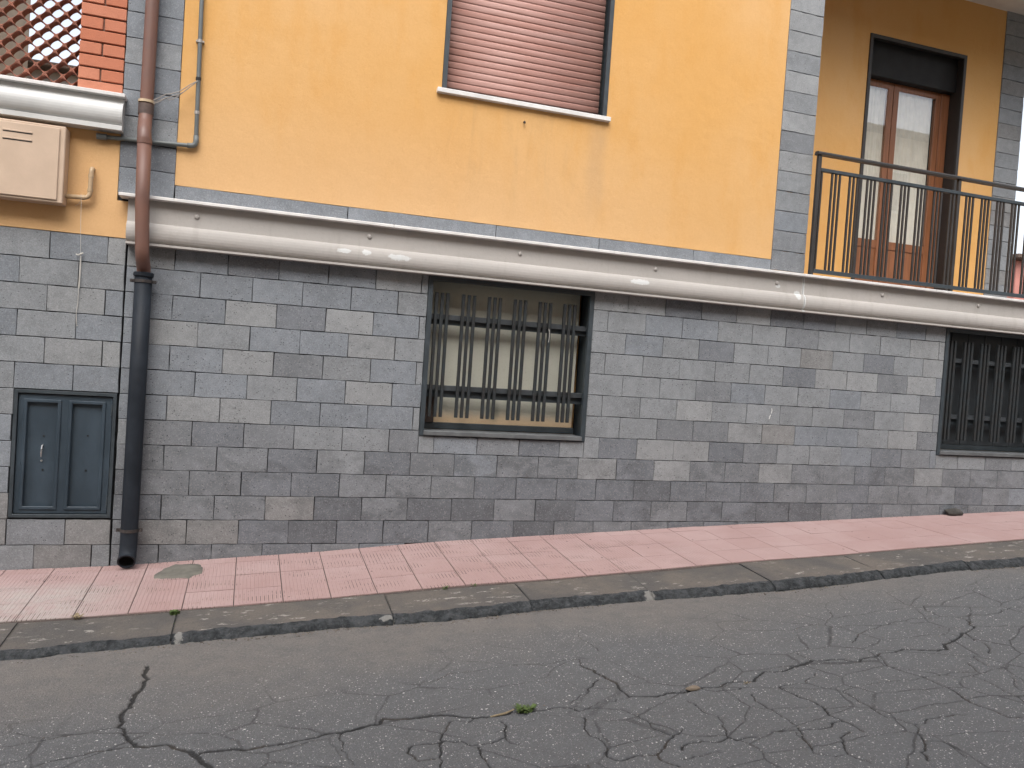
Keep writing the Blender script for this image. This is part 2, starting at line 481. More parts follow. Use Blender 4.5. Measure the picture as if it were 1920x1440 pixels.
def mat_glass():
    m = NT('window_glass')
    t = m.n('BsdfTransparent', {'Color': (0.92, 0.95, 0.94, 1)})
    g = m.n('BsdfGlossy', {'Roughness': 0.015, 'Color': (1, 1, 1, 1)})
    lw = m.n('LayerWeight', {'Blend': 0.5})
    fac = m.math('ADD', 0.16, m.math('MULTIPLY', m.math('POWER', lw.outputs['Facing'], 4.0), 0.8), clamp=True)
    mx = m.n('MixShader')
    m.set(mx.inputs[0], fac)
    m.set(mx.inputs[1], t.outputs[0]); m.set(mx.inputs[2], g.outputs[0])
    m.t.links.new(mx.outputs[0], m.out.inputs['Surface'])
    return m.m

def mat_panel():
    m = NT('cream_shutter_warm_reflection')
    p = m.pos(); X, Y, Z = m.sep(p)[:3]
    n1 = m.noise(m.vmul(p, (1, 1, 0.6)), 2.2, 5, 0.6); n2 = m.noise(p, 70, 3)
    c = m.mix(m.ramp(n1, 0.35, 0.7), (0.60, 0.59, 0.50), (0.53, 0.53, 0.455))
    dz = m.ramp(m.math('ADD', Z, m.math('MULTIPLY', n1, 0.12)), -0.92, -1.06)  # warm reflection painted into the colour of the lower panel
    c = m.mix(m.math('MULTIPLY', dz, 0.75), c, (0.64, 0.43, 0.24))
    dx = m.math('DIVIDE', m.math('SUBTRACT', X, 3.0), 0.075); dq = m.math('DIVIDE', m.math('SUBTRACT', Z, -1.02), 0.11)
    r = m.math('SQRT', m.math('ADD', m.math('MULTIPLY', dx, dx), m.math('MULTIPLY', dq, dq)))
    c = m.mix(m.math('MULTIPLY', m.ramp(m.math('ADD', r, m.math('MULTIPLY', n1, 0.8)), 1.5, 0.7), 0.55), c, (0.12, 0.13, 0.10))
    c = m.mix(m.ramp(n2, 0.55, 0.8, 0, 0.3), c, (0.25, 0.2, 0.12))
    return m.done(c, 0.6, None, spec=0.3)

M = {}
M['stone'] = mat_stone('lava_stone')
M['plaster'] = mat_plaster()
M['mortar'] = mat_simple('dark_mortar', (0.022, 0.023, 0.026), 0.95, 0.2, 30)
M['cornice'] = mat_cornice()
M['trim'] = mat_simple('pale_sill_marble', (0.74, 0.72, 0.70), 0.5, 0.08, 6, bump=0.2)
M['gutter'] = mat_simple('left_cornice_paint', (0.56, 0.56, 0.545), 0.42, 0.08, 3, bump=0.15, bscale=8)
M['steel'] = mat_simple('blue_grey_steel_paint', (0.042, 0.054, 0.063), 0.5, 0.12, 10, bump=0.2)
M['steel_light'] = mat_simple('grey_metal_sill', (0.135, 0.142, 0.146), 0.5, 0.14, 9, bump=0.3)
M['bar'] = mat_simple('grille_bar_paint', (0.027, 0.034, 0.038), 0.55, 0.15, 14, bump=0.3, col2=(0.028, 0.028, 0.028), spec=0.3)
M['crossbar'] = mat_simple('cross_bar_paint', (0.045, 0.052, 0.058), 0.5, 0.15, 14, bump=0.3)
M['rail'] = mat_simple('railing_paint', (0.040, 0.036, 0.034), 0.5, 0.12, 12, bump=0.3)
M['slat'] = mat_slat()
M['brick'] = mat_brick()
M['terracotta'] = mat_simple('terracotta_lattice', (0.33, 0.13, 0.085), 0.85, 0.15, 14, bump=0.4)
M['wood'] = mat_wood()
M['glass'] = mat_glass()
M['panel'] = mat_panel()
M['panel_dark'] = mat_simple('dark_shutter_paint', (0.045, 0.052, 0.058), 0.5, 0.15, 5)
M['curtain'] = mat_simple('pale_curtain', (0.84, 0.77, 0.69), 0.9, 0.05, 8)
M['black'] = mat_simple('dark_interior', (0.012, 0.012, 0.013), 0.7, 0.1, 5)
M['ceiling'] = mat_simple('balcony_ceiling_paint', (0.70, 0.64, 0.57), 0.9, 0.05, 3, bump=0.2)
M['brownpipe'] = mat_simple('brown_pipe_plastic', (0.165, 0.078, 0.054), 0.5, 0.10, 5, bump=0.1, col2=(0.145, 0.074, 0.056))
M['ironpipe'] = mat_simple('iron_pipe_paint', (0.022, 0.027, 0.035), 0.55, 0.15, 6, bump=0.3, spec=0.18)
M['rust'] = mat_simple('rusty_clamp', (0.055, 0.045, 0.042), 0.6, 0.25, 20, bump=0.5)
M['strap'] = mat_simple('cream_strap', (0.55, 0.42, 0.27), 0.6, 0.1, 20)
M['conduit'] = mat_simple('grey_conduit_plastic', (0.13, 0.145, 0.145), 0.45, 0.08, 10)
M['clampmetal'] = mat_simple('zinc_clamp', (0.42, 0.40, 0.38), 0.45, 0.1, 20, metal=0.4)
M['cabinet'] = mat_simple('cabinet_beige_paint', (0.56, 0.42, 0.31), 0.5, 0.05, 4, bump=0.15)
M['gaspipe'] = mat_simple('gas_pipe_paint', (0.50, 0.36, 0.22), 0.5, 0.1, 12)
M['hatch'] = mat_simple('hatch_blue_grey_paint', (0.040, 0.060, 0.080), 0.45, 0.14, 5, bump=0.2, stretch=(1, 1, 0.5))
M['chrome'] = mat_simple('bright_metal', (0.6, 0.6, 0.6), 0.3, 0.1, 20, metal=0.8)
M['wire'] = mat_simple('grey_wire', (0.30, 0.27, 0.24), 0.6, 0.1, 20)
M['cord'] = mat_simple('white_cord', (0.62, 0.60, 0.55), 0.7, 0.1, 20)
M['asphalt'] = mat_asphalt()
M['tile'] = mat_tile()
M['bed'] = mat_simple('paving_bed_mortar', (0.10, 0.075, 0.065), 0.95, 0.2, 12, bump=0.5)
M['kerb'] = mat_kerb(False)
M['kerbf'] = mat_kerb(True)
M['cement'] = mat_simple('cement_patch', (0.165, 0.155, 0.13), 0.9, 0.15, 14, bump=0.6)
M['earth'] = mat_simple('bare_ground', (0.16, 0.14, 0.11), 0.95, 0.2, 0.6)
M['green'] = mat_simple('weed_green', (0.11, 0.165, 0.045), 0.6, 0.2, 40)
M['dry'] = mat_simple('dry_leaf', (0.32, 0.25, 0.15), 0.8, 0.2, 40)
M['gritm'] = mat_simple('street_grit', (0.20, 0.17, 0.14), 0.9, 0.3, 18, col2=(0.07, 0.055, 0.045), vr=(0.4, 0.6))
M['rock'] = mat_simple('dark_pebble', (0.075, 0.07, 0.062), 0.85, 0.25, 30, bump=0.6)
M['farbeige'] = mat_simple('beige_house_plaster', (0.42, 0.33, 0.24), 0.9, 0.08, 1.2)
M['farcream'] = mat_simple('cream_house_plaster', (0.62, 0.50, 0.36), 0.9, 0.05, 0.7)
M['farred'] = mat_simple('pink_house_plaster', (0.52, 0.22, 0.18), 0.9, 0.08, 1.2)
M['fargrey'] = mat_simple('grey_house_plaster', (0.42, 0.40, 0.39), 0.9, 0.06, 1.2)
M['roof'] = mat_simple('dark_roof_tile', (0.13, 0.09, 0.07), 0.9, 0.15, 3)
M['white'] = mat_simple('white_paint', (0.75, 0.74, 0.72), 0.6, 0.05, 10)

# ------------------------------------------------------------------ lie of the land (street climbs to the right)
_X = [-30, -3, -0.904, -0.151, .217, .701, 1.472, 2.204, 2.59, 3.192, 3.938, 5.027, 6.152, 7.029, 8.342, 9.454, 14, 40]
_Z = [-3.17, -2.45, -2.394, -2.372, -2.351, -2.318, -2.271, -2.21, -2.184, -2.152, -2.113, -2.055, -2.004, -1.967, -1.907, -1.862, -1.66, -0.5]
_SX = [-0.6, -0.2, 0.15, 0.8, 1.53, 2.4, 3.08, 3.71, 4.71, 5.45, 5.89, 6.72, 8.04]
_SS = [.0366, .034, .036, .0455, .048, .0562, .0605, .0539, .0415, .038, .036, .0194, .0023]
_AX = [-0.465, 0.443, 1.491, 2.204, 2.879, 3.717, 4.018, 4.839, 5.742, 6.605, 7.366]
_AY = [-1.679, -1.617, -1.575, -1.630, -1.580, -1.610, -1.650, -1.68, -1.667, -1.65, -1.68]
def zs(x): return float(np.interp(x, _X, _Z))
def surf(x, y): return zs(x) + float(np.interp(x, _SX, _SS)) * y
def arris(x): return float(np.interp(x, _AX, _AY))
ZR = (1.70198275e-03, 4.63811031e-02, -2.46376624)
def zroad(x):
    x = np.asarray(x, float)
    xc = np.clip(x, -4, 9)
    z = ZR[0] * xc ** 2 + ZR[1] * xc + ZR[2]
    return z + np.where(x > 9, (x - 9) * 0.06, 0) + np.where(x < -4, (x + 4) * 0.035, 0)
def road_z(x, y): return zroad(x) - 0.02 * (np.asarray(y) + 1.65)
KY = -1.16

# ground sheet to the horizon
gx = np.linspace(-300, 300, 61); gy = np.linspace(-300, 300, 31)
gv = [(x, y, float(zroad(np.clip(x, -60, 60))) - 0.35) for y in gy for x in gx]
gf = [(j * 61 + i, j * 61 + i + 1, (j + 1) * 61 + i + 1, (j + 1) * 61 + i) for j in range(30) for i in range(60)]
tag(mobj('ground', gv, gf, M['earth']), kind='structure')

# road with real cracks
CRACKS = [(1.3,[(0.35,-1.96),(0.35,-2.06),(0.38,-2.16),(0.36,-2.30),(0.34,-2.38),(0.33,-2.48),(0.31,-2.57),(0.31,-2.64),(0.31,-2.74),(0.34,-2.77),(0.36,-2.85),(0.39,-2.92),(0.42,-2.98),(0.47,-3.00),(0.52,-3.00),(0.55,-3.00),(0.60,-3.06),(0.65,-3.10),(0.68,-3.15),(0.71,-3.21),(0.74,-3.26),(0.75,-3.30)]),
(0.8,[(0.31,-2.75),(0.24,-2.75),(0.19,-2.77),(0.14,-2.77),(0.06,-2.78),(-0.00,-2.80),(-0.10,-2.82),(-0.17,-2.82)]),
(0.9,[(0.41,-2.98),(0.35,-2.98),(0.30,-2.98),(0.25,-2.98),(0.21,-3.00),(0.14,-3.01),(0.08,-3.02),(0.01,-3.06),(-0.04,-3.07)]),
(1.1,[(0.68,-3.15),(0.74,-3.13),(0.82,-3.14),(0.91,-3.17),(1.00,-3.16),(1.10,-3.16),(1.15,-3.15),(1.22,-3.14),(1.27,-3.12),(1.33,-3.13),(1.38,-3.12),(1.44,-3.10),(1.52,-3.09),(1.54,-3.03)]),
(1.3,[(1.54,-3.03),(1.62,-3.06),(1.68,-3.07),(1.75,-3.07),(1.83,-3.07),(1.94,-3.13),(1.99,-3.15),(2.12,-3.15),(2.19,-3.12),(2.27,-3.15),(2.32,-3.15),(2.40,-3.14),(2.49,-3.16),(2.52,-3.21)]),
(0.7,[(2.52,-3.21),(2.59,-3.20),(2.66,-3.22),(2.75,-3.27),(2.78,-3.34),(2.81,-3.41),(2.81,-3.52),(2.84,-3.58),(2.89,-3.58),(2.93,-3.54)]),
(0.9,[(2.51,-3.12),(2.62,-3.03),(2.70,-2.95),(2.78,-2.87)]),
(0.6,[(1.70,-2.62),(1.77,-2.63),(1.85,-2.64),(1.94,-2.60),(2.07,-2.56),(2.18,-2.55),(2.27,-2.54),(2.42,-2.53),(2.55,-2.55),(2.63,-2.57),(2.70,-2.62),(2.77,-2.64)]),
(1.1,[(2.77,-2.64),(2.79,-2.69),(2.81,-2.78),(2.84,-2.87),(2.86,-2.96),(2.85,-3.07),(2.85,-3.12),(2.92,-3.14),(3.00,-3.16),(3.06,-3.14),(3.15,-3.16)]),
(0.6,[(2.77,-2.64),(2.80,-2.56),(2.64,-2.56)]),
(0.5,[(2.96,-2.15),(2.97,-2.33),(2.97,-2.47)]),
(0.7,[(2.85,-3.13),(2.75,-3.16),(2.65,-3.15),(2.56,-3.19),(2.51,-3.14)]),
(0.8,[(1.85,-3.16),(1.90,-3.16),(1.94,-3.19),(1.99,-3.14)]),
(0.6,[(1.85,-3.16),(1.82,-3.22),(1.77,-3.34),(1.74,-3.46),(1.71,-3.58)]),
(0.8,[(2.10,-3.22),(2.10,-3.29),(2.07,-3.38),(2.02,-3.41),(1.96,-3.42),(1.89,-3.42),(1.86,-3.37),(1.80,-3.35),(1.70,-3.35),(1.63,-3.35),(1.61,-3.37),(1.62,-3.46),(1.63,-3.50),(1.70,-3.50)]),
(0.6,[(2.07,-3.39),(2.08,-3.45),(2.11,-3.47)]),
(0.8,[(1.92,-3.44),(1.91,-3.54),(1.92,-3.60),(1.92,-3.64)]),
(0.6,[(1.33,-3.14),(1.32,-3.27),(1.33,-3.39),(1.35,-3.46)]),
(0.8,[(2.51,-3.27),(2.47,-3.40),(2.47,-3.48),(2.50,-3.54),(2.50,-3.60),(2.46,-3.69),(2.49,-3.73),(2.57,-3.72),(2.63,-3.72),(2.69,-3.73),(2.75,-3.69),(2.81,-3.62),(2.87,-3.58)]),
(0.8,[(2.69,-3.74),(2.68,-3.78),(2.70,-3.82),(2.73,-3.86)]),
(1.2,[(3.15,-3.16),(3.23,-3.14),(3.29,-3.13),(3.38,-3.15),(3.44,-3.12),(3.53,-3.12),(3.62,-3.14),(3.69,-3.08),(3.77,-3.03),(3.86,-3.06),(3.96,-3.02),(4.06,-3.00),(4.15,-2.96),(4.26,-2.98),(4.34,-3.00),(4.41,-3.06),(4.51,-3.02),(4.59,-3.02),(4.67,-2.98),(4.83,-2.97),(4.95,-3.02),(5.09,-3.06),(5.15,-2.98),(5.31,-2.93),(5.44,-2.86)]),
(0.7,[(4.14,-2.80),(4.14,-2.89),(4.16,-2.96)]),
(1.0,[(3.28,-3.15),(3.33,-3.20),(3.45,-3.21),(3.54,-3.20)]),
(0.9,[(4.62,-2.99),(4.58,-3.08),(4.53,-3.20),(4.55,-3.29),(4.59,-3.37),(4.59,-3.44),(4.58,-3.51),(4.58,-3.60),(4.54,-3.71),(4.54,-3.80),(4.56,-3.86),(4.56,-3.94),(4.62,-3.96)]),
(0.7,[(4.59,-3.38),(4.66,-3.39),(4.78,-3.37),(4.85,-3.38),(4.94,-3.44),(4.97,-3.38),(5.01,-3.29)]),
(0.8,[(4.61,-2.78),(4.76,-2.66),(4.89,-2.61),(5.05,-2.57),(5.23,-2.54),(5.39,-2.54),(5.57,-2.55),(5.66,-2.60),(5.67,-2.69),(5.44,-2.88),(5.38,-3.00),(5.40,-3.05),(5.33,-3.16),(5.28,-3.20)]),
(0.7,[(5.66,-2.32),(5.59,-2.47),(5.57,-2.55)]),
(0.7,[(5.66,-2.60),(5.89,-2.63),(6.10,-2.58),(6.29,-2.57)]),
(0.8,[(3.70,-3.25),(3.71,-3.33),(3.72,-3.42),(3.75,-3.49),(3.75,-3.55),(3.71,-3.65),(3.73,-3.71),(3.74,-3.79),(3.74,-3.85)]),
(0.7,[(3.70,-3.25),(3.80,-3.24),(3.89,-3.25),(3.97,-3.19),(4.03,-3.14)]),
(0.8,[(3.89,-3.25),(3.93,-3.35),(3.99,-3.42),(3.99,-3.49),(3.98,-3.59),(3.97,-3.68),(3.97,-3.76),(4.01,-3.81),(4.03,-3.87),(4.10,-3.87),(4.21,-3.84),(4.32,-3.83),(4.37,-3.86)]),
(0.6,[(4.00,-3.41),(4.09,-3.38),(4.20,-3.37),(4.32,-3.37),(4.48,-3.39),(4.59,-3.38)]),
(0.8,[(3.50,-3.29),(3.47,-3.36),(3.47,-3.44),(3.48,-3.53),(3.48,-3.61),(3.48,-3.69),(3.46,-3.74),(3.41,-3.86),(3.39,-3.92)]),
(0.9,[(2.82,-3.73),(2.88,-3.68),(2.95,-3.68),(3.04,-3.71),(3.09,-3.69),(3.11,-3.73),(3.17,-3.72),(3.22,-3.73)]),
(0.8,[(3.32,-3.71),(3.37,-3.72),(3.44,-3.73),(3.52,-3.75),(3.61,-3.76),(3.67,-3.72),(3.73,-3.72)]),
(0.6,[(3.12,-3.27),(3.13,-3.39),(3.17,-3.48),(3.13,-3.60),(3.09,-3.69)]),
(0.8,[(4.03,-3.88),(3.97,-3.96),(3.94,-4.02),(3.84,-4.10),(3.81,-4.17)]),
(0.7,[(3.95,-4.02),(4.02,-4.05),(4.02,-4.12),(4.00,-4.20)]),
(0.8,[(3.68,-3.83),(3.55,-3.94),(3.51,-4.01),(3.53,-4.07),(3.55,-4.11)]),
(0.6,[(3.43,-3.75),(3.41,-3.88),(3.37,-3.95),(3.44,-4.01),(3.49,-4.01)]),
(0.6,[(2.78,-3.81),(2.84,-3.80),(2.91,-3.80),(2.98,-3.81)]),
(0.6,[(5.16,-3.20),(5.09,-3.36),(5.13,-3.40),(5.18,-3.45)]),
(0.6,[(5.07,-3.52),(4.96,-3.65),(4.94,-3.72)]),
(0.6,[(4.87,-3.43),(4.88,-3.52),(4.85,-3.64),(4.84,-3.73),(4.81,-3.82)]),
]
def build_road():
    st = 0.0065
    xs = np.arange(-1.3, 8.7, st); ys = np.arange(-4.5, -1.44, st)
    nx, ny = len(xs), len(ys)
    Xg, Yg = np.meshgrid(xs, ys)
    crack = np.zeros((ny, nx), np.float32)
    rr = random.Random(3)
    def seg(a, b, w):
        x0, x1 = min(a[0], b[0]) - .05, max(a[0], b[0]) + .05
        y0, y1 = min(a[1], b[1]) - .05, max(a[1], b[1]) + .05
        i0, i1 = np.searchsorted(xs, (x0, x1)); j0, j1 = np.searchsorted(ys, (y0, y1))
        if i1 <= i0 or j1 <= j0: return
        sx, sy = Xg[j0:j1, i0:i1], Yg[j0:j1, i0:i1]
        dx, dy = b[0] - a[0], b[1] - a[1]; L = dx * dx + dy * dy + 1e-9
        t = np.clip(((sx - a[0]) * dx + (sy - a[1]) * dy) / L, 0, 1)
        dd = np.hypot(sx - a[0] - t * dx, sy - a[1] - t * dy)
        crack[j0:j1, i0:i1] = np.maximum(crack[j0:j1, i0:i1], np.clip((0.35 + 0.8 * w) * np.exp(-(dd / (0.0032 + 0.0040 * w)) ** 2), 0, 1.0))
    def frac(a, b, w, lev):
        L = math.hypot(b[0] - a[0], b[1] - a[1])
        if lev == 0 or L < 0.02:
            ww = 0.5 + 1.1 * (0.5 + 0.5 * noise.noise(Vector((a[0] * 3.1, a[1] * 3.1, 2.0)) )) * rr.uniform(.6, 1.3)
            seg(a, b, w * max(.25, ww - .15)); return
        k = rr.gauss(0, 0.085)
        mid = ((a[0] + b[0]) / 2 - (b[1] - a[1]) * k, (a[1] + b[1]) / 2 + (b[0] - a[0]) * k)
        frac(a, mid, w, lev - 1); frac(mid, b, w, lev - 1)
    for w, L in CRACKS:
        w = w * 1.4 if w > 1.0 else w
        for a, b in zip(L[:-1], L[1:]): frac(a, b, w, 4)
    # low broken rim where crack pieces have sunk a little
    und = np.zeros_like(Xg)
    for k in range(14):
        kx, ky, ph = rr.uniform(-3, 3), rr.uniform(-4, 4), rr.uniform(0, 6.28)
        und += 0.0016 * np.sin(kx * Xg + ky * Yg + ph)
    Z = road_z(Xg, Yg) + und - crack * 0.013
    v = np.stack([Xg, Yg, Z], -1).reshape(-1, 3)
    idx = np.arange(nx * ny).reshape(ny, nx)
    q = np.stack([idx[:-1, :-1], idx[:-1, 1:], idx[1:, 1:], idx[1:, :-1]], -1).reshape(-1, 4)
    # coarse continuation of the street
    ex, ey = [], []
    n0 = len(v)
    bx = np.concatenate([np.linspace(-60, xs[0], 15), np.linspace(xs[0], xs[-1], 9)[1:], np.linspace(xs[-1], 60, 15)[1:]])
    by = np.array([-9.4, -7.5, -6, ys[0], ys[-1]])
    BX, BY = np.meshgrid(bx, by)
    cv = np.stack([BX, BY, road_z(BX, BY) - 0.002], -1).reshape(-1, 3)
    ci = np.arange(len(cv)).reshape(len(by), len(bx)) + n0
    cq = []
    for j in range(len(by) - 1):
        for i in range(len(bx) - 1):
            if j == len(by) - 2 and bx[i] >= xs[0] - 1e-6 and bx[i + 1] <= xs[-1] + 1e-6: continue
            cq.append((ci[j, i], ci[j, i + 1], ci[j + 1, i + 1], ci[j + 1, i]))
    v = np.concatenate([v, cv]); q = np.concatenate([q, np.array(cq)])
    me = bpy.data.meshes.new('road')
    me.vertices.add(len(v)); me.vertices.foreach_set('co', v.astype(np.float32).ravel())
    me.loops.add(q.size); me.loops.foreach_set('vertex_index', q.astype(np.int32).ravel())
    me.polygons.add(len(q)); me.polygons.foreach_set('loop_start', np.arange(0, q.size, 4, dtype=np.int32))
    me.polygons.foreach_set('use_smooth', np.ones(len(q), dtype=bool))
    at = me.attributes.new('crack', 'FLOAT', 'POINT')
    at.data.foreach_set('value', np.concatenate([crack.ravel(), np.zeros(len(cv))]).astype(np.float32))
    me.update(calc_edges=True); me.validate()
    me.materials.append(M['asphalt'])
    o = link(bpy.data.objects.new('road', me))
    tag(o, kind='structure')
build_road()

# ------------------------------------------------------------------ pavement and its tiles
pvx = np.concatenate([np.linspace(-40, -2, 8), np.arange(-1.8, 12.0, 0.2), np.linspace(12, 50, 10)])
pv, pf = [], []
for x in pvx:
    for y in (0.03, -0.6, -1.2): pv.append((x, y, surf(x, y) - 0.006))
for i in range(len(pvx) - 1):
    for k in range(2): pf.append((i * 3 + k, i * 3 + k + 1, (i + 1) * 3 + k + 1, (i + 1) * 3 + k))
pavement = tag(mobj('pavement', pv, pf, M['bed']), kind='structure')

def tile_mesh(dy, ribbed=True):
    """33 cm tile, 12 ribs running across the pavement"""
    me = bpy.data.meshes.new('tile')
    W = 0.3265; n = 12; p = W / n; g = 0.0035; dep = 0.0024
    prof = [(-W / 2, -0.03), (-W / 2, -0.002)]
    for i in range(n):
        a = -W / 2 + i * p
        prof += [(a + g * .6, 0.0), (a + p - g * .6, 0.0)]
        if i < n - 1: prof += [(a + p, -dep)]
    prof += [(W / 2, -0.002), (W / 2, -0.03)]
    m = len(prof)
    h = dy / 2
    v = [(x, -h, z - .03 * 0) for x, z in prof] + [(x, h, z) for x, z in prof]
    f = [(i, i + 1, m + i + 1, m + i) for i in range(m - 1)]
    f += [tuple(range(m))[::-1], tuple(range(m, 2 * m))]
    me.from_pydata(v, [], f); me.update(); me.materials.append(M['tile'])
    return me
T33 = tile_mesh(0.3250); TCUT = tile_mesh(0.131)
rows = [(-0.0705, TCUT), (-0.305, T33), (-0.635, T33), (-0.965, T33)]
for i in range(-12, 29):
    cx = 0.80 + 0.3325 * i + 0.166
    for cy, me in rows:
        e = 0.1
        sx_ = (surf(cx + e, cy) - surf(cx - e, cy)) / (2 * e); sy_ = (surf(cx, cy + e) - surf(cx, cy - e)) / (2 * e)
        dobj('tile', me, pavement, (cx, cy, surf(cx, cy) + rnd.uniform(0, .0022)), (math.atan(sy_) + rnd.gauss(0, .002), -math.atan(sx_) + rnd.gauss(0, .002), rnd.gauss(0, .002)))
# cement patch let into the pavement
pts = [(0.20, -0.40), (0.21, -0.33), (0.26, -0.19), (0.34, -0.09), (0.42, -0.11), (0.52, -0.13), (0.555, -0.22), (0.56, -0.37), (0.50, -0.41), (0.46, -0.47), (0.36, -0.45), (0.27, -0.44)]
pp = []
for i, (x, y) in enumerate(pts):
    x2, y2 = pts[(i + 1) % len(pts)]
    for t in (0, .33, .66): pp.append((x + (x2 - x) * t + rnd.uniform(-.008, .008), y + (y2 - y) * t + rnd.uniform(-.008, .008)))
cxy = (0.39, -0.27)
v = [(cxy[0], cxy[1], surf(*cxy) + .010)] + [(cxy[0] + (x - cxy[0]) * k, cxy[1] + (y - cxy[1]) * k, surf(x, y) + h + rnd.uniform(-.001, .001)) for k, h in ((.5, .011), (.93, .008), (1.0, -.004)) for x, y in pp]
n = len(pp); f = [(0, 1 + i, 1 + (i + 1) % n) for i in range(n)]
for r_ in range(2): f += [(1 + r_ * n + i, 1 + (r_ + 1) * n + i, 1 + (r_ + 1) * n + (i + 1) % n, 1 + r_ * n + (i + 1) % n) for i in range(n)]
tag(mobj('cement_patch', v, f, M['cement'], pavement, smooth=True), 'rounded grey cement patch let into the pink tiles')

# ------------------------------------------------------------------ kerb of long basalt stones
kerb = tag(empty('kerb', (0, KY, -2.4)), kind='structure')
KJ = [-3.4, -2.4, -1.45, -0.50, 0.44, 1.84, 2.84, 3.80, 4.83, 5.90, 6.82, 7.8, 8.8, 9.9, 11.0]
def kerb_stone(x0, x1, k):
    g = 0.0018 if k != 4 else 0.007
    x0 += g; x1 -= g
    nx = max(8, int((x1 - x0) / 0.02))
    v, f, mi = [], [], []
    jit = rnd.uniform(-.012, .012); dz0 = rnd.uniform(-.004, .005)
    for i in range(nx + 1):
        t = i / nx; x = x0 + (x1 - x0) * t
        a = arris(x) + jit
        e = min(t, 1 - t) * (x1 - x0)
        rd = 0.02 * math.exp(-e / 0.03)
        N = lambda s, o: noise.fractal(Vector((x * s, o + k * 7.3, 0.5)), 1.0, 2.0, 4)
        wob = 0.024 * N(4, 1) + 0.014 * N(15, 2) + .005 * N(45, 12)
        prof = [(KY - .004, -0.004), (KY - .03, 0.0 + .002 * N(9, 3)), ((KY + a) / 2, 0.002 * N(7, 4) - .002), (a + 0.068 + wob, -.004 + .005 * N(9, 5)),
                (a + 0.034 + wob * 1.2 + rd, -.011 + .007 * N(17, 6)), (a + 0.012 + wob + rd, -.022 + .010 * N(24, 7)),
                (a - .002 + .9 * wob + rd * .6 + .008 * N(40, 13), -.034 + .010 * N(30, 8)), (a - .012 + .6 * wob + .012 * N(36, 9), -.055), (a - .012 + .008 * N(28, 10), -.085), (a - .012, -.22)]
        shear = 0.10 * (t - .5) * 0 
        for y, z in prof: v.append((x, y, surf(x, y) + z + dz0))
    m = 10
    for i in range(nx):
        for q in range(m - 1):
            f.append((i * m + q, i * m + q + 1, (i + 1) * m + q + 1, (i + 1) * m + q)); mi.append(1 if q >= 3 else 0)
    f.append(tuple(range(m))); mi.append(1)
    f.append(tuple(range(nx * m, nx * m + m))[::-1]); mi.append(1)
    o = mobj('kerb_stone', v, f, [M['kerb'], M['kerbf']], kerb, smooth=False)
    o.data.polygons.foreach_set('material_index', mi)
    o.data.polygons.foreach_set('use_smooth', [True] * (len(f) - 2) + [False] * 2)
for k in range(len(KJ) - 1): kerb_stone(KJ[k], KJ[k + 1], k)
# dark bed under the kerb so that the joints close
kv, kf = [], []
for x in np.arange(-3.4, 11.2, 0.2):
    kv += [(x, KY, surf(x, KY) - .006), (x, arris(x) + .06, surf(x, arris(x)) - .012), (x, arris(x) + .03, surf(x, arris(x)) - .3)]
for i in range(len(kv) // 3 - 1):
    kf += [(i * 3, i * 3 + 1, i * 3 + 4, i * 3 + 3), (i * 3 + 1, i * 3 + 2, i * 3 + 5, i * 3 + 4)]
mobj('kerb_bed', kv, kf, M['kerbf'], kerb)

# ------------------------------------------------------------------ main building
bld = tag(empty('apartment_building', (3.0, 0.0, -2.2)), 'yellow plastered apartment building on a grey lava stone base with balcony', 'building')
H = 0.2004
WIN = [(2.26, 3.845), (8.08, 9.665)]        # barred basement windows
WZ = (-1.245, 0.165)

PAL = {'B': (0.203, 0.220, 0.241), 'N': (0.220, 0.2315, 0.2425), 'L': (0.249, 0.257, 0.263), 'D': (0.162, 0.172, 0.188), 'd': (0.185, 0.1945, 0.207), 'E': (0.128, 0.1345, 0.146), 'w': (0.212, 0.212, 0.211)}
TONES = [
('D', [(0.79, .09), (1.22, -.28), (2.04, -1.48), (1.21, -1.49), (1.01, -2.1), (1.81, -2.1), (2.23, -2.1), (3.38, -1.68), (4.39, -1.49), (5.82, -1.7), (5.4, -1.26), (4.79, .09), (5.18, -.28), (6.21, -.48), (7.18, -.28), (7.01, -1.68), (7.21, -1.49), (5.67, -1.89), (5.89, .09), (6.4, .08)]),
('E', [(1.6, -1.9), (2.41, -1.89), (1.42, -2.1), (4.6, -1.68), (3.59, -1.88), (2.83, -1.89), (6.03, -1.9), (6.4, -1.88)]),
('d', [(1.2, -.72), (2.41, -1.49), (.46, -1.9), (.79, -1.9), (2.01, -1.91), (.21, -1.31), (3.56, -1.48), (3.2, -1.47), (4.79, -1.89), (5.59, -1.48), (5.2, -1.49), (6.21, -1.7), (7.82, -1.28), (6.4, -1.49), (6.8, -1.49), (8.41, -1.47), (7.43, -.5), (7.01, -.89), (6.2, -.1), (2.8, -1.68)]),
('w', [(1.19, -1.9), (6.0, -1.1), (6.6, -.38), (.61, -2.1), (.24, -2.1)]),
('L', [(.79, -.28), (.8, -.7), (.78, -1.1), (.41, -1.13), (1.6, -.3), (5.59, -1.09), (4.78, -1.49), (5.99, -1.49), (8.02, -1.48), (2.1, .04), (4.81, -1.24), (4.52, -1.23), (3.94, -1.46), (7.69, -.02), (4.27, .06), (7.87, -.3)])]
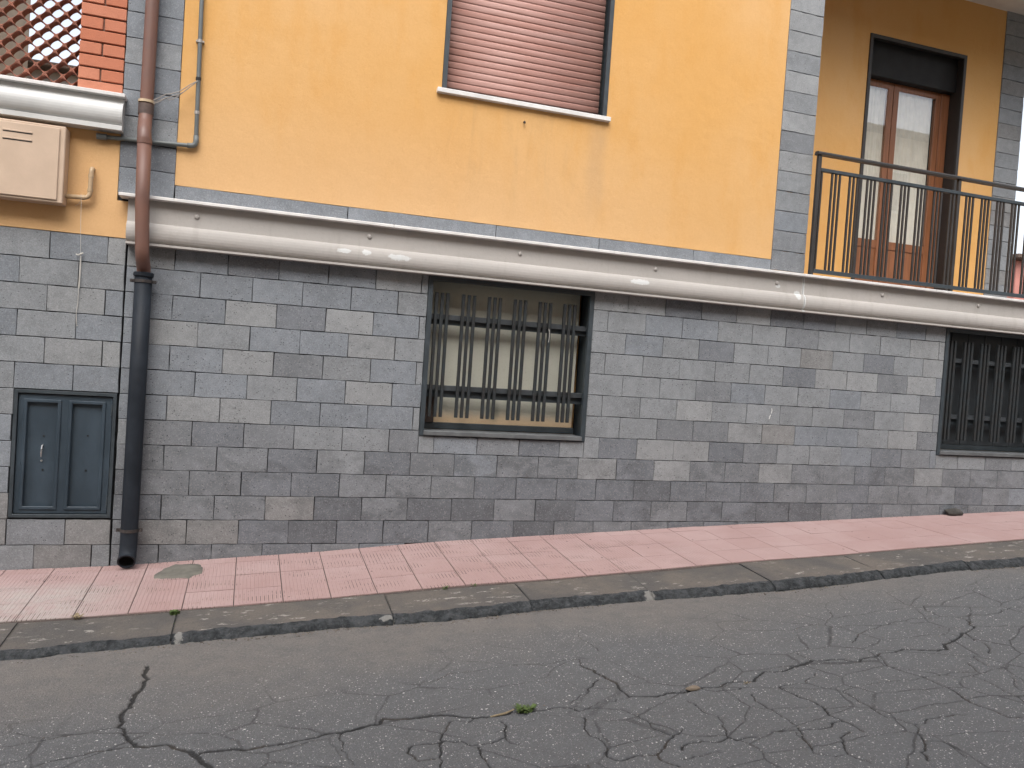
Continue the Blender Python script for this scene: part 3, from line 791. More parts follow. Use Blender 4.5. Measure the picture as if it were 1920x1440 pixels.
def tone_for(x0, x1, z0, z1):
    for k, L in TONES:
        for (x, z) in L:
            if x0 <= x < x1 and z0 <= z < z1: return k
    zc = (z0 + z1) / 2; xc = (x0 + x1) / 2
    r = rnd.random()
    if zc < -1.55: return 'd' if r < .42 else ('D' if r < .80 else ('E' if r < .88 else 'B'))
    if zc < -1.30: return 'd' if r < .45 else ('D' if r < .58 else ('B' if r < .8 else 'N'))
    if xc < 2.2: return 'B' if r < .62 else ('N' if r < .88 else 'L')
    return 'N' if r < .60 else ('B' if r < .78 else ('L' if r < .90 else 'd'))

_sm = {}
def stone_mesh(dx, dz, var, dy=0.03, mat='stone', name='stone_block'):
    key = (round(dx, 3), round(dz, 3), var, dy, mat, name)
    if key in _sm: return _sm[key]
    r2 = random.Random(hash(key[:3]) % 9999 + 5)
    hx, hz = dx / 2, dz / 2
    per = []
    nx, nz = max(2, int(dx / .07)), max(2, int(dz / .07))
    for i in range(nx): per.append((-hx + dx * i / nx, -hz))
    for i in range(nz): per.append((hx, -hz + dz * i / nz))
    for i in range(nx): per.append((hx - dx * i / nx, hz))
    for i in range(nz): per.append((-hx, hz - dz * i / nz))
    n = len(per)
    jx = [(x + r2.gauss(0, .0015), z + r2.gauss(0, .0015)) for x, z in per]
    b = 0.0025
    v = [(x * (1 - b / hx), 0, z * (1 - b / hz)) for x, z in jx] + [(x, b, z) for x, z in jx] + [(x, dy, z) for x, z in jx]
    f = [tuple(range(n))]
    for L in range(2): f += [(L * n + i, (L + 1) * n + i, (L + 1) * n + (i + 1) % n, L * n + (i + 1) % n) for i in range(n)]
    me = bpy.data.meshes.new(name); me.from_pydata(v, [], f); me.update()
    me.materials.append(M[mat])
    _sm[key] = me
    return me

def stone(x0, x1, z0, z1, parent, y=0.0, name='stone_block', tone=None, gap=0.0028, stain=None):
    if x1 - x0 < 0.02: return
    me = stone_mesh(x1 - x0 - 2 * gap, z1 - z0 - 2 * gap, rnd.randrange(5), name=name)
    o = dobj(name, me, parent, ((x0 + x1) / 2, y - rnd.uniform(0, .0022), (z0 + z1) / 2), (rnd.gauss(0, .003), 0, rnd.gauss(0, .002)))
    t = tone or tone_for(x0, x1, z0, z1)
    c = PAL[t]; k = rnd.uniform(.94, 1.06)
    zc = (z0 + z1) / 2
    s = stain if stain is not None else (rnd.uniform(.35, 1.0) if zc < -1.4 else (rnd.uniform(0, .35) if rnd.random() < .3 else 0.0))
    o.color = (c[0] * k, c[1] * k, c[2] * k, 1 - s)
    return o

def cut(x0, x1, z0, z1, spans):
    """remove window spans from a course"""
    out = [(x0, x1)]
    for a, b in spans:
        nxt = []
        for s, e in out:
            if e <= a or s >= b: nxt.append((s, e)); continue
            if s < a: nxt.append((s, a))
            if e > b: nxt.append((b, e))
        out = nxt
    return out

CORNER = -0.148
for r in range(0, 14):
    # course r lies between z = -(r-1)*H (top) and -r*H ; r = 0 is the course under the cornice
    zt, zb = (-(r - 1) * H, -r * H)
    if r == 0: zt = 0.19
    offs = 0.2 if r % 2 == 0 else 0.0
    xs_ = [CORNER] + [x for x in np.arange(-0.4, 10.9, 0.4) + offs if x > CORNER + .02 and x < 10.72] + [10.75]
    for a, b in zip(xs_[:-1], xs_[1:]):
        if zt < zs(b) - .02: continue
        zb2 = zb
        spans = []
        for (wa, wb) in WIN:
            if zb < WZ[1] and zt > WZ[0] + .01:
                if zb < WZ[0] - .005:      # course partly under the sill
                    continue
                spans.append((wa, wb))
        for s, e in cut(a, b, zb, zt, spans):
            zt2 = zt
            for (wa, wb) in WIN:
                if zb < WZ[0] - .005 < zt and e > wa + .001 and s < wb - .001: zt2 = WZ[0] - .002
            if zt2 != zt:
                # split at the window edge
                for (wa, wb) in WIN:
                    if e > wa and s < wb:
                        if s < wa: stone(s, wa, zb, zt, bld); s = wa
                        if e > wb: stone(wb, e, zb, zt, bld); e = wb
                stone(s, e, zb, zt2, bld); continue
            stone(s, e, zb2, zt, bld)

# mortar core behind the stones
wall_holes(CORNER, 10.75, -3.2, 0.45, [(a, b, WZ[0], WZ[1]) for a, b in WIN], 0.022, 0.30).obj('wall_core', M['mortar'], bld)
# solid body of the house
b = MB(); b.box(CORNER, 10.75, 0.42, 9.0, -3.2, 0.40); b.box(-0.235, 6.10, 0.40, 9.0, 0.41, 7.2); b.box(6.15, 10.75, 2.1, 9.0, 0.41, 7.2)
b.obj('house_body', M['plaster'], bld)
# plastered upper wall
UW = (2.26, 3.835, 1.79, 3.45)
wall_holes(0.167, 5.745, 0.672, 7.0, [UW], -0.004, 0.36).obj('plaster_wall', M['plaster'], bld)
# lava base strip under the plaster
for a, c in zip((0.169, 1.527, 2.837, 3.85, 4.854), (1.527, 2.837, 3.85, 4.854, 5.743)):
    stone(a, c, 0.53, 0.670, bld, y=-0.010, name='base_slab', tone='B', stain=.15)
box('base_core', 0.17, 5.74, 0.022, 0.3, 0.43, 0.668, M['mortar'], bld, 0)
# pilasters of stacked slabs
def pilaster(x0, x1, y, zbase, n, tones, parent=bld, zfirst=0.0):
    z = zbase
    for i in range(n):
        stone(x0, x1, z, z + 0.2, parent, y=y, name='pilaster_slab', tone=rnd.choice(tones), stain=rnd.choice((0, 0, .3)))
        z += 0.2
pilaster(-0.238, 0.167, -0.012, 0.56, 32, 'BBND')
pilaster(5.745, 6.15, -0.012, 0.568, 32, 'NNBLd')
box('pilaster_core', -0.232, 0.163, 0.012, 0.40, 0.43, 7.0, M['mortar'], bld, 0)
box('pilaster_core', 5.75, 6.146, 0.012, 2.0, 0.43, 7.0, M['plaster'], bld, 0)

# cornice over the basement
def corn_prof(z, sc=1.0):
    P = [(0.02, 0.0), (-0.072, 0.0), (-0.076, -0.170)]
    for k in range(0, 11):
        a = math.pi * (0.5 - k / 10.0)
        P.append((-0.076 - 0.040 * math.cos(a), -0.252 + 0.076 * math.sin(a)))
    P += [(-0.078, -0.333), (-0.104, -0.335), (-0.104, -0.352), (0.02, -0.352)]
    return [(y * sc, z + dz * sc) for y, dz in P]
def cornice(x0, x1, z, parent, mat, name='cornice', sc=1.0):
    m = MB(); m.prism_x(corn_prof(z, sc), x0, x1)
    o = m.obj(name, mat, parent)
    return o
c1 = cornice(-0.150, 6.098, 0.518, bld, M['cornice'])
c2 = cornice(6.104, 11.4, 0.518, bld, M['cornice'])
for i, x in enumerate((0.349, 1.712, 3.056, 4.42, 5.785, 7.102, 8.423, 9.74)):
    m = MB(); m.tube([(x, -0.070, .430), (x, -0.080, .430), (x, -0.088, .430), (x, -.091, .430)], [0.021, 0.020, 0.013, 0.004], 12)
    m.obj('bolt', M['cornice'], c1 if x < 6.1 else c2, smooth=True)
for x0, x1 in ((-0.212, 1.90), (1.902, 3.95), (3.952, 6.06), (6.062, 7.75), (7.752, 9.6), (9.602, 11.5)):
    box('cornice_capping', x0, x1, -0.142, 0.02, 0.5185, 0.545, M['trim'], bld, 0.004)

# ------------------------------------------------------------------ barred basement windows
def barred_window(xo, dark):
    x0, x1 = 2.26 + xo, 3.845 + xo
    zt, zb = WZ[1], WZ[0]
    m = MB(); m.ring(x0, x1, zb, zt, 0.006, -0.006, 0.26)
    m.ring(x0 + .0005, x1 - .0005, zb + .0005, zt, 0.042, -0.010, 0.03)
    w = m.obj('barred_window', M['steel'], bld)
    tag(w, 'basement window with vertical grille bars and dark panels behind' if dark else 'basement window with vertical grille bars before a cream panel')
    box('sill', x0 + .036, x1 - .036, -0.028, 0.205, zb + .006, zb + 0.046, M['steel_light'], w, 0.004)
    box('inner_sill', x0 + .04, x1 - .04, 0.185, 0.245, zb + .05, zb + 0.105, M['steel'], w, 0.003)
    for g in range(6):
        for k in range(3):
            bx = 2.350 + xo + 0.2446 * g + 0.0515 * (k) + rnd.uniform(-.0012, .0012)
            box('grille_bar', bx - .0135, bx + .0135, 0.033, 0.060, -1.078, 0.029, M['bar'], w, 0.002)
    for zc, zd in ((-0.186, -0.222), (-0.818, -0.872)):
        cbar = box('cross_bar', x0 + .008, x1 - .008, 0.0605, 0.095, zc - .024, zc + .024, M['crossbar'], w, 0.003)
        box('cross_bar_flange', x0 + .008, x1 - .008, 0.0955, 0.115, zd - .030, zd + .030, M['steel'], w, 0.002)
    if not dark:
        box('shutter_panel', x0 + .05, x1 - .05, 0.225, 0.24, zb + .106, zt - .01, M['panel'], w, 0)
        box('corner_slab', x0 + .052, x0 + .16, 0.165, 0.185, zb + .108, -0.885, mat_simple('dark_brown_corner', (0.07, 0.045, 0.035), 0.7, 0.2, 8), w, 0.002)  # dark brown upright box in the lower left corner of the niche
        m = MB(); m.tube([(3.42, 0.03, -.215), (3.428, .02, -.24), (3.432, .024, -.29), (3.428, .03, -.34)], 0.0026, 6); m.obj('cable_tie', M['cord'], w)
        # screw hole plates
    else:
        n = 6
        for i in range(n):
            a = x0 + .05 + (x1 - x0 - .1) * i / n; c = x0 + .05 + (x1 - x0 - .1) * (i + 1) / n
            box('shutter_panel', a + .004, c - .004, 0.20, 0.222, zb + .106, zt - .02, M['panel_dark'], w, 0.004)
        for zc in (-0.22, -0.9):
            box('shutter_rail', x0 + .05, x1 - .05, 0.192, 0.1995, zc - .06, zc + .06, M['panel_dark'], w, 0.002)
        box('back_board', x0 + .05, x1 - .05, 0.23, 0.24, zb + .106, zt - .02, M['black'], w, 0)
barred_window(0.0, False)
barred_window(5.82, True)

# ------------------------------------------------------------------ upper window with the roller shutter down
m = MB(); m.ring(2.262, 3.833, 1.793, 3.448, 0.006, 0.0, 0.2, tb=.001)
m.ring(2.2625, 3.8325, 1.7935, 3.4475, 0.040, -0.012, 0.012, tb=.0008)
uw = tag(m.obj('shuttered_window', M['steel'], bld), 'upper window closed by a faded pink roller shutter')
sl = [(0.135, 0.0), (0.1215, 0.0015), (0.1185, 0.012), (0.1175, 0.030), (0.1185, 0.046), (0.1215, 0.0572), (0.137, 0.0578)]
slm = MB(); slm.prism_x(sl, -0.752, 0.752)
slo = None
for i in range(28):
    z = 1.788 + i * 0.0592
    if slo is None:
        slo = slm.obj('shutter_slat', M['slat'], uw); me_sl = slo.data
        slo.location = Vector((3.0475, 0, z)) - Vector((bld.location)); 
        me_sl.polygons.foreach_set('use_smooth', [len(p.vertices) == 4 for p in me_sl.polygons])
    else: dobj('shutter_slat', me_sl, uw, (3.0475, rnd.uniform(-.0012, .0012), z + rnd.uniform(-.0008, .0008)))
box('shutter_back', 2.27, 3.825, 0.14, 0.19, 1.80, 3.44, M['black'], uw, 0)
box('sill', 2.217, 3.862, -0.050, 0.114, 1.745, 1.786, M['trim'], uw, 0.004)
m = MB(); m.tube([(3.03, 0.0, 1.62), (3.03, -0.03, 1.618), (3.032, -0.036, 1.612), (3.032, -.034, 1.600)], 0.007, 8); m.obj('wall_hook', M['rust'], bld)

# ------------------------------------------------------------------ balcony on the right
YB = 1.60
DO = (8.115, 9.715, 0.50, 3.98)
wall_holes(6.15, 10.352, 0.45, 4.70, [DO], YB, YB + 0.40).obj('rear_wall', M['plaster'], bld)
pilaster(10.35, 10.775, YB - .012, 0.39, 22, 'NNwL')
box('pilaster_core', 10.355, 10.77, YB + .012, 2.05, 0.43, 4.70, M['mortar'], bld, 0)
box('balcony_slab', 6.152, 11.4, -0.05, YB - .001, 0.30, 0.5175, M['cornice'], bld, 0.004)
box('balcony_ceiling', 6.152, 12.2, -0.25, 2.0, 4.70, 4.95, M['ceiling'], bld, 0.01)
m = MB(); m.ring(DO[0] + .002, DO[1] - .002, DO[2], DO[3] - .002, 0.008, YB - .012, YB + .38, tb=.004)
m.ring(DO[0] + .0025, DO[1] - .0025, DO[2], DO[3] - .0025, 0.045, YB - .016, YB + .02, tb=.005)
dr = tag(m.obj('balcony_door', M['rail'], bld), 'wooden double balcony door in a deep dark casing')
box('shutter_box', DO[0] + .012, DO[1] - .012, YB + .12, YB + .37, 3.52, DO[3] - .012, M['black'], dr, 0.003)
YD = YB + .22
def leaf(xa, xb):
    m = MB(); t = 0.085
    m.ring(xa, xb, 0.53, 3.515, t, YD, YD + .05, tb=.12)
    m.box(xa + t, xb - t, YD + .004, YD + .046, 1.31, 1.42)
    o = m.obj('door_leaf', M['wood'], dr, bev=.004)
    box('door_panel', xa + t - .002, xb - t + .002, YD + .015, YD + .035, 0.648, 1.312, M['wood'], o, 0.003)
    mobj('glass_pane', [(xa + t - .002, YD + .012, 1.418), (xb - t + .002, YD + .012, 1.418), (xb - t + .002, YD + .012, 3.432), (xa + t - .002, YD + .012, 3.432)], [(0, 1, 2, 3)], M['glass'], o)
    # gathered curtain
    n = 60; v, f = [], []
    for i in range(n + 1):
        x = xa + t + (xb - xa - 2 * t) * i / n
        y = YD + .060 + .010 * math.sin(x * 60 + .8 * math.sin(x * 17)) + .006 * math.sin(x * 131)
        for z in (1.38, 3.47): v.append((x, y, z))
    for i in range(n): f.append((i * 2, i * 2 + 2, i * 2 + 3, i * 2 + 1))
    mobj('curtain', v, f, M['curtain'], o, smooth=True)
leaf(8.16, 8.755); leaf(8.765, 9.56)
box('door_post', 9.562, 9.70, YD - .01, YD + .06, 0.51, 3.515, M['wood'], dr, 0.004)
box('dark_backing', 8.13, 9.70, YD + .14, YD + .15, 0.51, 3.97, M['black'], dr, 0)

# railing
YR = -0.065
hr = MB()
hr.box(6.165, 6.205, YR - .02, YR + .02, 0.546, 1.765)
rl = tag(hr.obj('railing', M['rail'], bld, bev=.003), 'dark metal balcony railing with bars in threes')
for x in (8.02, 9.86):
    box('post', x - .018, x + .018, YR - .018, YR + .018, 0.546, 1.768, M['rail'], rl, 0.003)
m = MB()
hp = [(YR - .032, 1.768), (YR - .034, 1.786), (YR - .026, 1.800), (YR, 1.806), (YR + .026, 1.800), (YR + .034, 1.786), (YR + .032, 1.768)]
m.prism_x(hp, 6.148, 11.3); m.obj('handrail', M['rail'], rl)
box('upper_rail', 6.206, 11.3, YR - .020, YR + .020, 1.605, 1.640, M['steel'], rl, 0.003)
box('lower_rail', 6.206, 11.3, YR - .020, YR + .020, 0.578, 0.616, M['steel'], rl, 0.003)
gx_ = 6.407
box('baluster', 6.222, 6.240, YR - .009, YR + .009, 0.6165, 1.6045, M['rail'], rl, 0.002)
while gx_ < 11.2:
    for k in (-1, 0, 1):
        x = gx_ + k * .048
        if any(abs(x - q) < .035 for q in (8.02, 9.86)): continue
        box('baluster', x - .010, x + .010, YR - .010, YR + .010, 0.6165, 1.6045, M['rail'], rl, 0.002)
    gx_ += 0.2225

# ------------------------------------------------------------------ lower terrace house on the left
th = tag(empty('terrace_house', (-1.0, 0.0, -2.4)), 'low yellow house with brick pier and terracotta lattice terrace beside the downpipe', 'building')
LX1 = -0.156
HATCH = (-0.872, -0.160, -1.992, -1.004)
def lstone(x0, x1, zb, zt, tone=None):
    o = stone(x0, x1, zb, zt, th, y=0.004, tone=tone, stain=(.35 if zb < -1.9 else 0.05))
for r in range(0, 14):
    zt, zb = -(r - 1) * H, -r * H
    if r == 0: zt = 0.212
    start = -0.685 if r % 2 == 0 else -0.879
    js = [x for x in np.arange(start - 2.0, LX1 - .03, 0.4)] + [LX1]
    for a, c in zip(js[:-1], js[1:]):
        if zt < zs(c) - .02: continue
        t = rnd.choice('BBNNL') if zb > -1.9 else rnd.choice('wNd')
        if zt <= HATCH[3] + .03 and zb >= HATCH[2] - .03:
            for s, e in cut(a, c, zb, zt, [HATCH[:2]]): lstone(s, e, zb, zt, t)
        else:
            lstone(a, c, zb, zt, t)
wall_holes(-3.0, LX1, -3.2, 0.21, [HATCH], 0.026, 0.30).obj('wall_core', M['mortar'], th)
m = wall_holes(-3.0, -0.24, 0.213, 1.02, [], -0.002, 0.30)
m.box(-0.2395, CORNER - .002, -0.002, 0.30, 0.213, 0.50)
m.obj('plaster_wall', M['plaster'], th)
m = MB(); m.box(-6.0, LX1 - .02, 0.31, 6.0, -3.2, 1.0)
m.obj('house_body', M['plaster'], th)
box('terrace_slab', -6.0, -0.246, 0.005, 6.0, 1.021, 1.262, M['cornice'], th, 0.004)
def left_prof():
    P = [(0.0, 1.262), (-0.082, 1.262), (-0.084, 1.228)]
    for k in range(0, 13):
        a = math.pi * (0.5 - k / 12.0 * .92)
        P.append((-0.084 - 0.052 * math.cos(a), 1.138 + 0.085 * math.sin(a)))
    P += [(-0.090, 1.052), (-0.116, 1.050), (-0.116, 1.014), (0.0, 1.010)]
    return P
m = MB(); m.prism_x(left_prof(), -3.2, -0.216); lc = tag(m.obj('cornice', M['gutter'], th), 'pale rounded cornice of the terrace ending at the downpipe')
for a, c in ((-3.2, -1.4), (-1.398, -0.205)):
    box('cornice_capping', a, c, -0.125, 0.29, 1.2635, 1.293, M['trim'], th, 0.004)
# brick pier
pier = box('brick_pier', -0.552, -0.247, 0.018, 0.30, 1.294, 3.4, mat_simple('pier_mortar', (0.20, 0.115, 0.085), 0.95, 0.15, 20, bump=0.5), th, 0)
z = 1.296; i = 0
while z < 3.35:
    y0 = 0.002 + rnd.uniform(-.002, .003)
    if i % 2 == 0: xsb = [(-0.556, -0.243)]
    else:
        q = -0.398 + rnd.uniform(-.008, .008); xsb = [(-0.556, q - .006), (q + .006, -0.243)]
    for a, c in xsb:
        box('brick', a, c, y0, 0.12, z + .006 if i else z, z + 0.0905, M['brick'], pier, 0.004)
    z += 0.0967; i += 1
# terracotta lattice screen, one piece per cell
cw, ch = 0.122, 0.119
outer = [(cw / 2 - .0006, 0), (0, ch / 2 - .0006), (-cw / 2 + .0006, 0), (0, -ch / 2 + .0006)]
def cell_mesh():
    N = 16; O, I = [], []
    for k in range(N):
        a = 2 * math.pi * k / N + math.pi / N * 0
        c, s = math.cos(a), math.sin(a)
        r = 1 / (abs(c) / (cw / 2 - .0006) + abs(s) / (ch / 2 - .0006)); O.append((r * c, r * s))
        ex = 1.35
        ri = 1 / ((abs(c) / (cw / 2 - .012)) ** ex + (abs(s) / (ch / 2 - .012)) ** ex) ** (1 / ex); I.append((ri * c, ri * s))
    v = [(x, 0, z) for x, z in O] + [(x, .002, z) for x, z in I] + [(x, .085, z) for x, z in O] + [(x, .083, z) for x, z in I]
    f = []
    for i in range(N):
        j = (i + 1) % N
        f += [(i, j, N + j, N + i), (N + i, N + j, 3 * N + j, 3 * N + i), (2 * N + j, 2 * N + i, 3 * N + i, 3 * N + j), (j, i, 2 * N + i, 2 * N + j)]
    me = bpy.data.meshes.new('terracotta_cell'); me.from_pydata(v, [], f); me.update(); me.materials.append(M['terracotta'])
    return me
lat = box('lattice_screen', -3.0, -0.560, 0.05, 0.12, 1.2935, 1.302, M['terracotta'], th, 0.002)
cme = cell_mesh()
for i in range(-14, 4):
    for j in range(-6, 14):
        for half in (0, 1):
            x = -0.792 + cw * (i + half / 2); z = 1.578 + ch * (j + half / 2)
            if -1.75 < x < -0.53 and 1.29 < z < 2.45:
                dobj('terracotta_cell', cme, lat, (x, 0.05 + rnd.uniform(-.001, .001), z), (0, rnd.gauss(0, .01), 0))

# ------------------------------------------------------------------ downpipe
dp = tag(empty('downpipe', (-0.02, -0.09, -2.36)), 'brown downpipe running into a dark iron pipe at the building corner', 'downpipe')
xu, xl = -0.050, -0.010
def arc(p0, p1, p2, n=5):
    a, b, c = Vector(p0), Vector(p1), Vector(p2)
    return [a * (1 - t) ** 2 + b * 2 * t * (1 - t) + c * t * t for t in [k / n for k in range(n + 1)]]
m = MB(); m.tube([(xu - .008 * (k / 26), -.085, 6.5 - 5.27 * k / 26) for k in range(27)], .049, 20, (False, False)); m.obj('upper_pipe', M['brownpipe'], dp, smooth=True)
path = arc((xu - .010, -.088, 1.20), (xu - .010, -.090, 1.13), (xu - .006, -.135, 1.075)) + arc((xu - .002, -.172, 1.035), (xu + .004, -.212, .99), (xu + .008, -.213, .93))
m = MB(); m.tube(path, .050, 20); m.obj('swan_neck', M['brownpipe'], dp, smooth=True)
m = MB(); m.tube([(xu - .010, -.087, 1.245), (xu - .010, -.087, 1.165)], .056, 20); m.obj('socket', mat_simple('dirty_pipe_socket', (0.115, 0.075, 0.062), 0.6, 0.2, 14), dp)
path = [(xu + .008, -.213, .935), (-.034, -.213, .5), (-.018, -.213, .16)] + arc((-.017, -.213, .13), (-.014, -.213, .06), (-.012, -.16, .03)) + arc((-.012, -.135, .012), (-.011, -.095, -.01), (xl, -.093, -.07))
m = MB(); m.tube(path, .0505, 20); m.obj('middle_pipe', M['brownpipe'], dp, smooth=True)
m = MB(); m.tube([(xu + .008, -.213, .955), (xu + .009, -.213, .915)], .0535, 20); m.obj('sleeve', M['brownpipe'], dp)
m = MB(); m.tube([(xu - .010, -.086, 1.275), (xu - .010, -.086, 1.255)], .059, 20); m.obj('strap', M['strap'], dp)
m = MB(); m.tube([(xl, -.092, -.045), (xl, -.092, -.052), (xl, -.092, -.075), (xl, -.092, -.082)], [.066, .074, .074, .066], 22); m.obj('collar', M['ironpipe'], dp)
# iron pipe ending in a hollow shoe
pth = [(xl, -.092, -.06), (xl, -.092, -1.0), (xl, -.092, -2.10)] + arc((xl, -.092, -2.13), (xl, -.094, -2.272), (xl, -.165, -2.297), 6)
v1, f1 = tube_geo(pth, .064, 22, (True, False))
inner = [(xl, -.163, -2.2963)] + arc((xl, -.165, -2.297), (xl, -.094, -2.272), (xl, -.092, -2.13), 6)[1:]
v2, f2 = tube_geo(inner, .056, 22, (False, True))
m = MB(); m.add(v1, f1); m.obj('iron_pipe', M['ironpipe'], dp, smooth=True)
m = MB(); m.add(v2, f2); m.obj('pipe_mouth', M['black'], dp, smooth=True)
d_ = (Vector(pth[-1]) - Vector(pth[-2])).normalized()
m = MB(); N = 22
a_ = Vector((1, 0, 0)); b_ = d_.cross(a_)
rv, rf = [], []
for rr_, off in ((.064, 0.0), (.067, -.012), (.067, .004), (.055, .004), (.055, -.01)):
    for k in range(N):
        t = 2 * math.pi * k / N
        rv.append(Vector(pth[-1]) + d_ * off + (a_ * math.cos(t) + b_ * math.sin(t)) * rr_)
for L in range(1, 4):
    for k in range(N): rf.append((L * N + k, L * N + (k + 1) % N, (L + 1) * N + (k + 1) % N, (L + 1) * N + k))
m.add(rv, rf); m.obj('outlet_rim', M['ironpipe'], dp)
for zc in (-.115, -2.065):
    m = MB()
    m.tube([(xl, -.092, zc + .012), (xl, -.092, zc - .012)], .0685, 22)
    for s in (-1, 1):
        m.box(xl + s * .060 - (.0 if s > 0 else .034), xl + s * .060 + (.034 if s > 0 else 0), -.104, -.082, zc - .012, zc + .012)
        m.tube([(xl + s * .083, -.125, zc), (xl + s * .083, -.070, zc)], .010, 8)
    m.obj('clamp', M['rust'], dp)
m = MB(); m.box(xl - .004, xl + .004, -.09, .0, -2.07, -2.06); m.obj('clamp_pin', M['rust'], dp)

# ------------------------------------------------------------------ grey conduit on the plaster
cd = tag(empty('conduit', (0.30, -0.03, 0.99)), 'thin grey conduit bending left under the terrace cornice', 'conduit')
cy = -0.034
pth = [(0.270, cy, 6.0), (0.276, cy, 4.5), (0.283, cy, 3.0), (0.288, cy, 2.4), (0.290, cy, 2.1), (0.298, cy, 1.6), (0.306, cy, 1.06)] + arc((0.307, cy, 1.04), (0.308, cy, 0.993), (0.262, cy, 0.990), 6) + [(0.0, cy, 0.978), (-0.36, cy, 0.965)]
m = MB(); m.tube(pth, .0165, 12); m.obj('pipe', M['conduit'], cd, smooth=True)
m = MB(); m.tube([(0.3065, cy, 1.075), (0.307, cy, 1.03)] + arc((0.307, cy, 1.035), (0.308, cy, 0.993), (0.268, cy, 0.9905), 6)[1:] + [(0.245, cy, .9895)], .0205, 12); m.obj('elbow', M['conduit'], cd, smooth=True)
m = MB(); m.tube([(-0.33, cy, .966), (-0.40, cy, .964)], .024, 12); m.obj('junction', M['conduit'], cd)
for z, mt in ((1.815, 'clampmetal'), (1.52, 'black'), (1.255, 'clampmetal')):
    m = MB(); m.tube([(0.294 + (1.8 - z) * .016, cy, z + .012), (0.294 + (1.8 - z) * .016, cy, z - .012)], .0200, 12)
    if mt == 'clampmetal' and z > 1.5: m.box(0.265, 0.325, cy - .004, 0.0, z - .006, z + .006)
    m.obj('clamp' if mt == 'clampmetal' else 'tape', M[mt], cd)
# loose wires between conduit and downpipe
for k, (dz, dy, sag) in enumerate(((0, 0, .05), (.012, -.012, .02), (-.014, -.008, .035))):
    P0, P3 = Vector((0.296, cy - .014, 1.50)), Vector((-0.005, -.12 + dy, 1.262 + dz))
    pts_ = []
    for q in range(15):
        t = q / 14
        p = P0 * (1 - t) + P3 * t
        p.z += -sag * 4 * t * (1 - t) * (1 if t < .7 else .6) + (.018 * math.sin(t * 9 + k)) * t * (1 - t) * 2
        p.y -= .03 * math.sin(math.pi * t)
        pts_.append(p)
    m = MB(); m.tube(pts_, .0038, 6)
    tag(m.obj('wire', M['wire'], None), ('lowest sagging loose wire between grey conduit and brown downpipe', 'topmost loose wire between grey conduit and brown downpipe', 'middle loose wire between grey conduit and brown downpipe')[k], 'wire', 'loose wires at the downpipe')

# ------------------------------------------------------------------ meter cabinet, gas pipe, cord
cb = tag(empty('meter_cabinet', (-0.95, -0.08, 0.40)), 'beige metal meter cabinet on the yellow wall under the terrace', 'cabinet')
box('cabinet_body', -1.32, -0.585, -0.150, -0.003, 0.405, 0.975, M['cabinet'], cb, 0.006)
cdoor = box('cabinet_door', -1.30, -0.622, -0.162, -0.1505, 0.425, 0.955, M['cabinet'], cb, 0.004)
for zc in (0.895, 0.838):
    box('vent_slot', -0.99, -0.80, -0.1665, -0.1622, zc - .006, zc + .006, M['cabinet'], cdoor, 0.002)
    box('vent_gap', -0.99, -0.80, -0.1640, -0.1623, zc - .013, zc - .0065, M['black'], cdoor, 0)
gp = tag(empty('gas_pipe', (-0.43, -0.05, 0.48)), 'short beige bent pipe between the meter cabinet and the wall', 'pipe')
pth = [(-0.584, -.052, .478)] + arc((-0.46, -.052, .484), (-0.422, -.052, .486), (-0.421, -.052, .53), 6) + [(-0.419, -.052, .66)] + arc((-0.418, -.052, .68), (-0.418, -.052, .715), (-0.418, -.01, .715), 6) + [(-0.418, .01, .715)]
m = MB(); m.tube(pth, .0175, 12); m.obj('pipe', M['gaspipe'], gp, smooth=True)
for a, c in (((-0.475, -.052, .483), (-0.455, -.052, .484)), ((-0.4205, -.052, .535), (-0.4203, -.052, .555)), ((-0.419, -.052, .64), (-0.4188, -.052, .665))):
    m = MB(); m.tube([a, c], .0205, 12); m.obj('joint', M['gaspipe'], gp)
m = MB()
m.tube([(-0.478, -.075, .505), (-0.476, -.062, .46), (-0.474, -.050, .30), (-0.470, -.022, .08), (-0.4685, -.018, .058)], .0016, 5)
m.tube([(-0.478, -.060, .500), (-0.484, -.045, .46), (-0.50, -.02, .435), (-0.525, -.008, .42)], .0014, 5)
m.tube([(-0.50, -.014, .052), (-0.485, -.020, .045), (-0.468, -.024, .056), (-0.452, -.016, .066)], .0055, 6)
m.tube([(-0.468, -.018, .05), (-0.470, -.012, -.08), (-0.473, -.010, -.20), (-0.471, -.010, -.222), (-0.467, -.010, -.20), (-0.465, -.010, -.05), (-0.466, -.016, .045)], .0028, 5)
m.tube([(-0.471, -.010, -.22), (-0.472, -.008, -.32), (-0.479, -.007, -.40), (-0.474, -.007, -.47), (-0.471, -.006, -.50), (-0.466, -.006, -.49)], .0024, 5)
tag(m.obj('cord', M['cord'], None), 'frayed white cord hanging from the beige pipe down the stone wall', 'cord')

# ------------------------------------------------------------------ utility hatch
ht = tag(empty('utility_hatch', (-0.516, 0.0, -1.99)), 'blue grey metal hatch with two recessed panels beside the iron pipe', 'hatch')
x0, x1, z0, z1 = HATCH
m = MB(); m.ring(x0 + .002, x1 - .002, z0 + .002, z1 - .002, 0.026, -0.006, 0.12); m.obj('frame', M['steel'], ht, bev=.002)
m = wall_holes(x0 + .032, x1 - .034, z0 + .034, z1 - .036, [(-0.788, -0.566, -1.912, -1.094), (-0.480, -0.256, -1.912, -1.094)], 0.014, 0.05)
dl = m.obj('door', M['hatch'], ht)
for a, c in ((-0.788, -0.566), (-0.480, -0.256)):
    m = MB(); m.ring(a - .018, c + .018, -1.930, -1.076, 0.026, 0.004, 0.0135); m.obj('moulding', M['hatch'], dl, bev=.004)
    box('panel', a - .002, c + .002, 0.036, 0.044, -1.914, -1.092, M['hatch'], dl, 0)
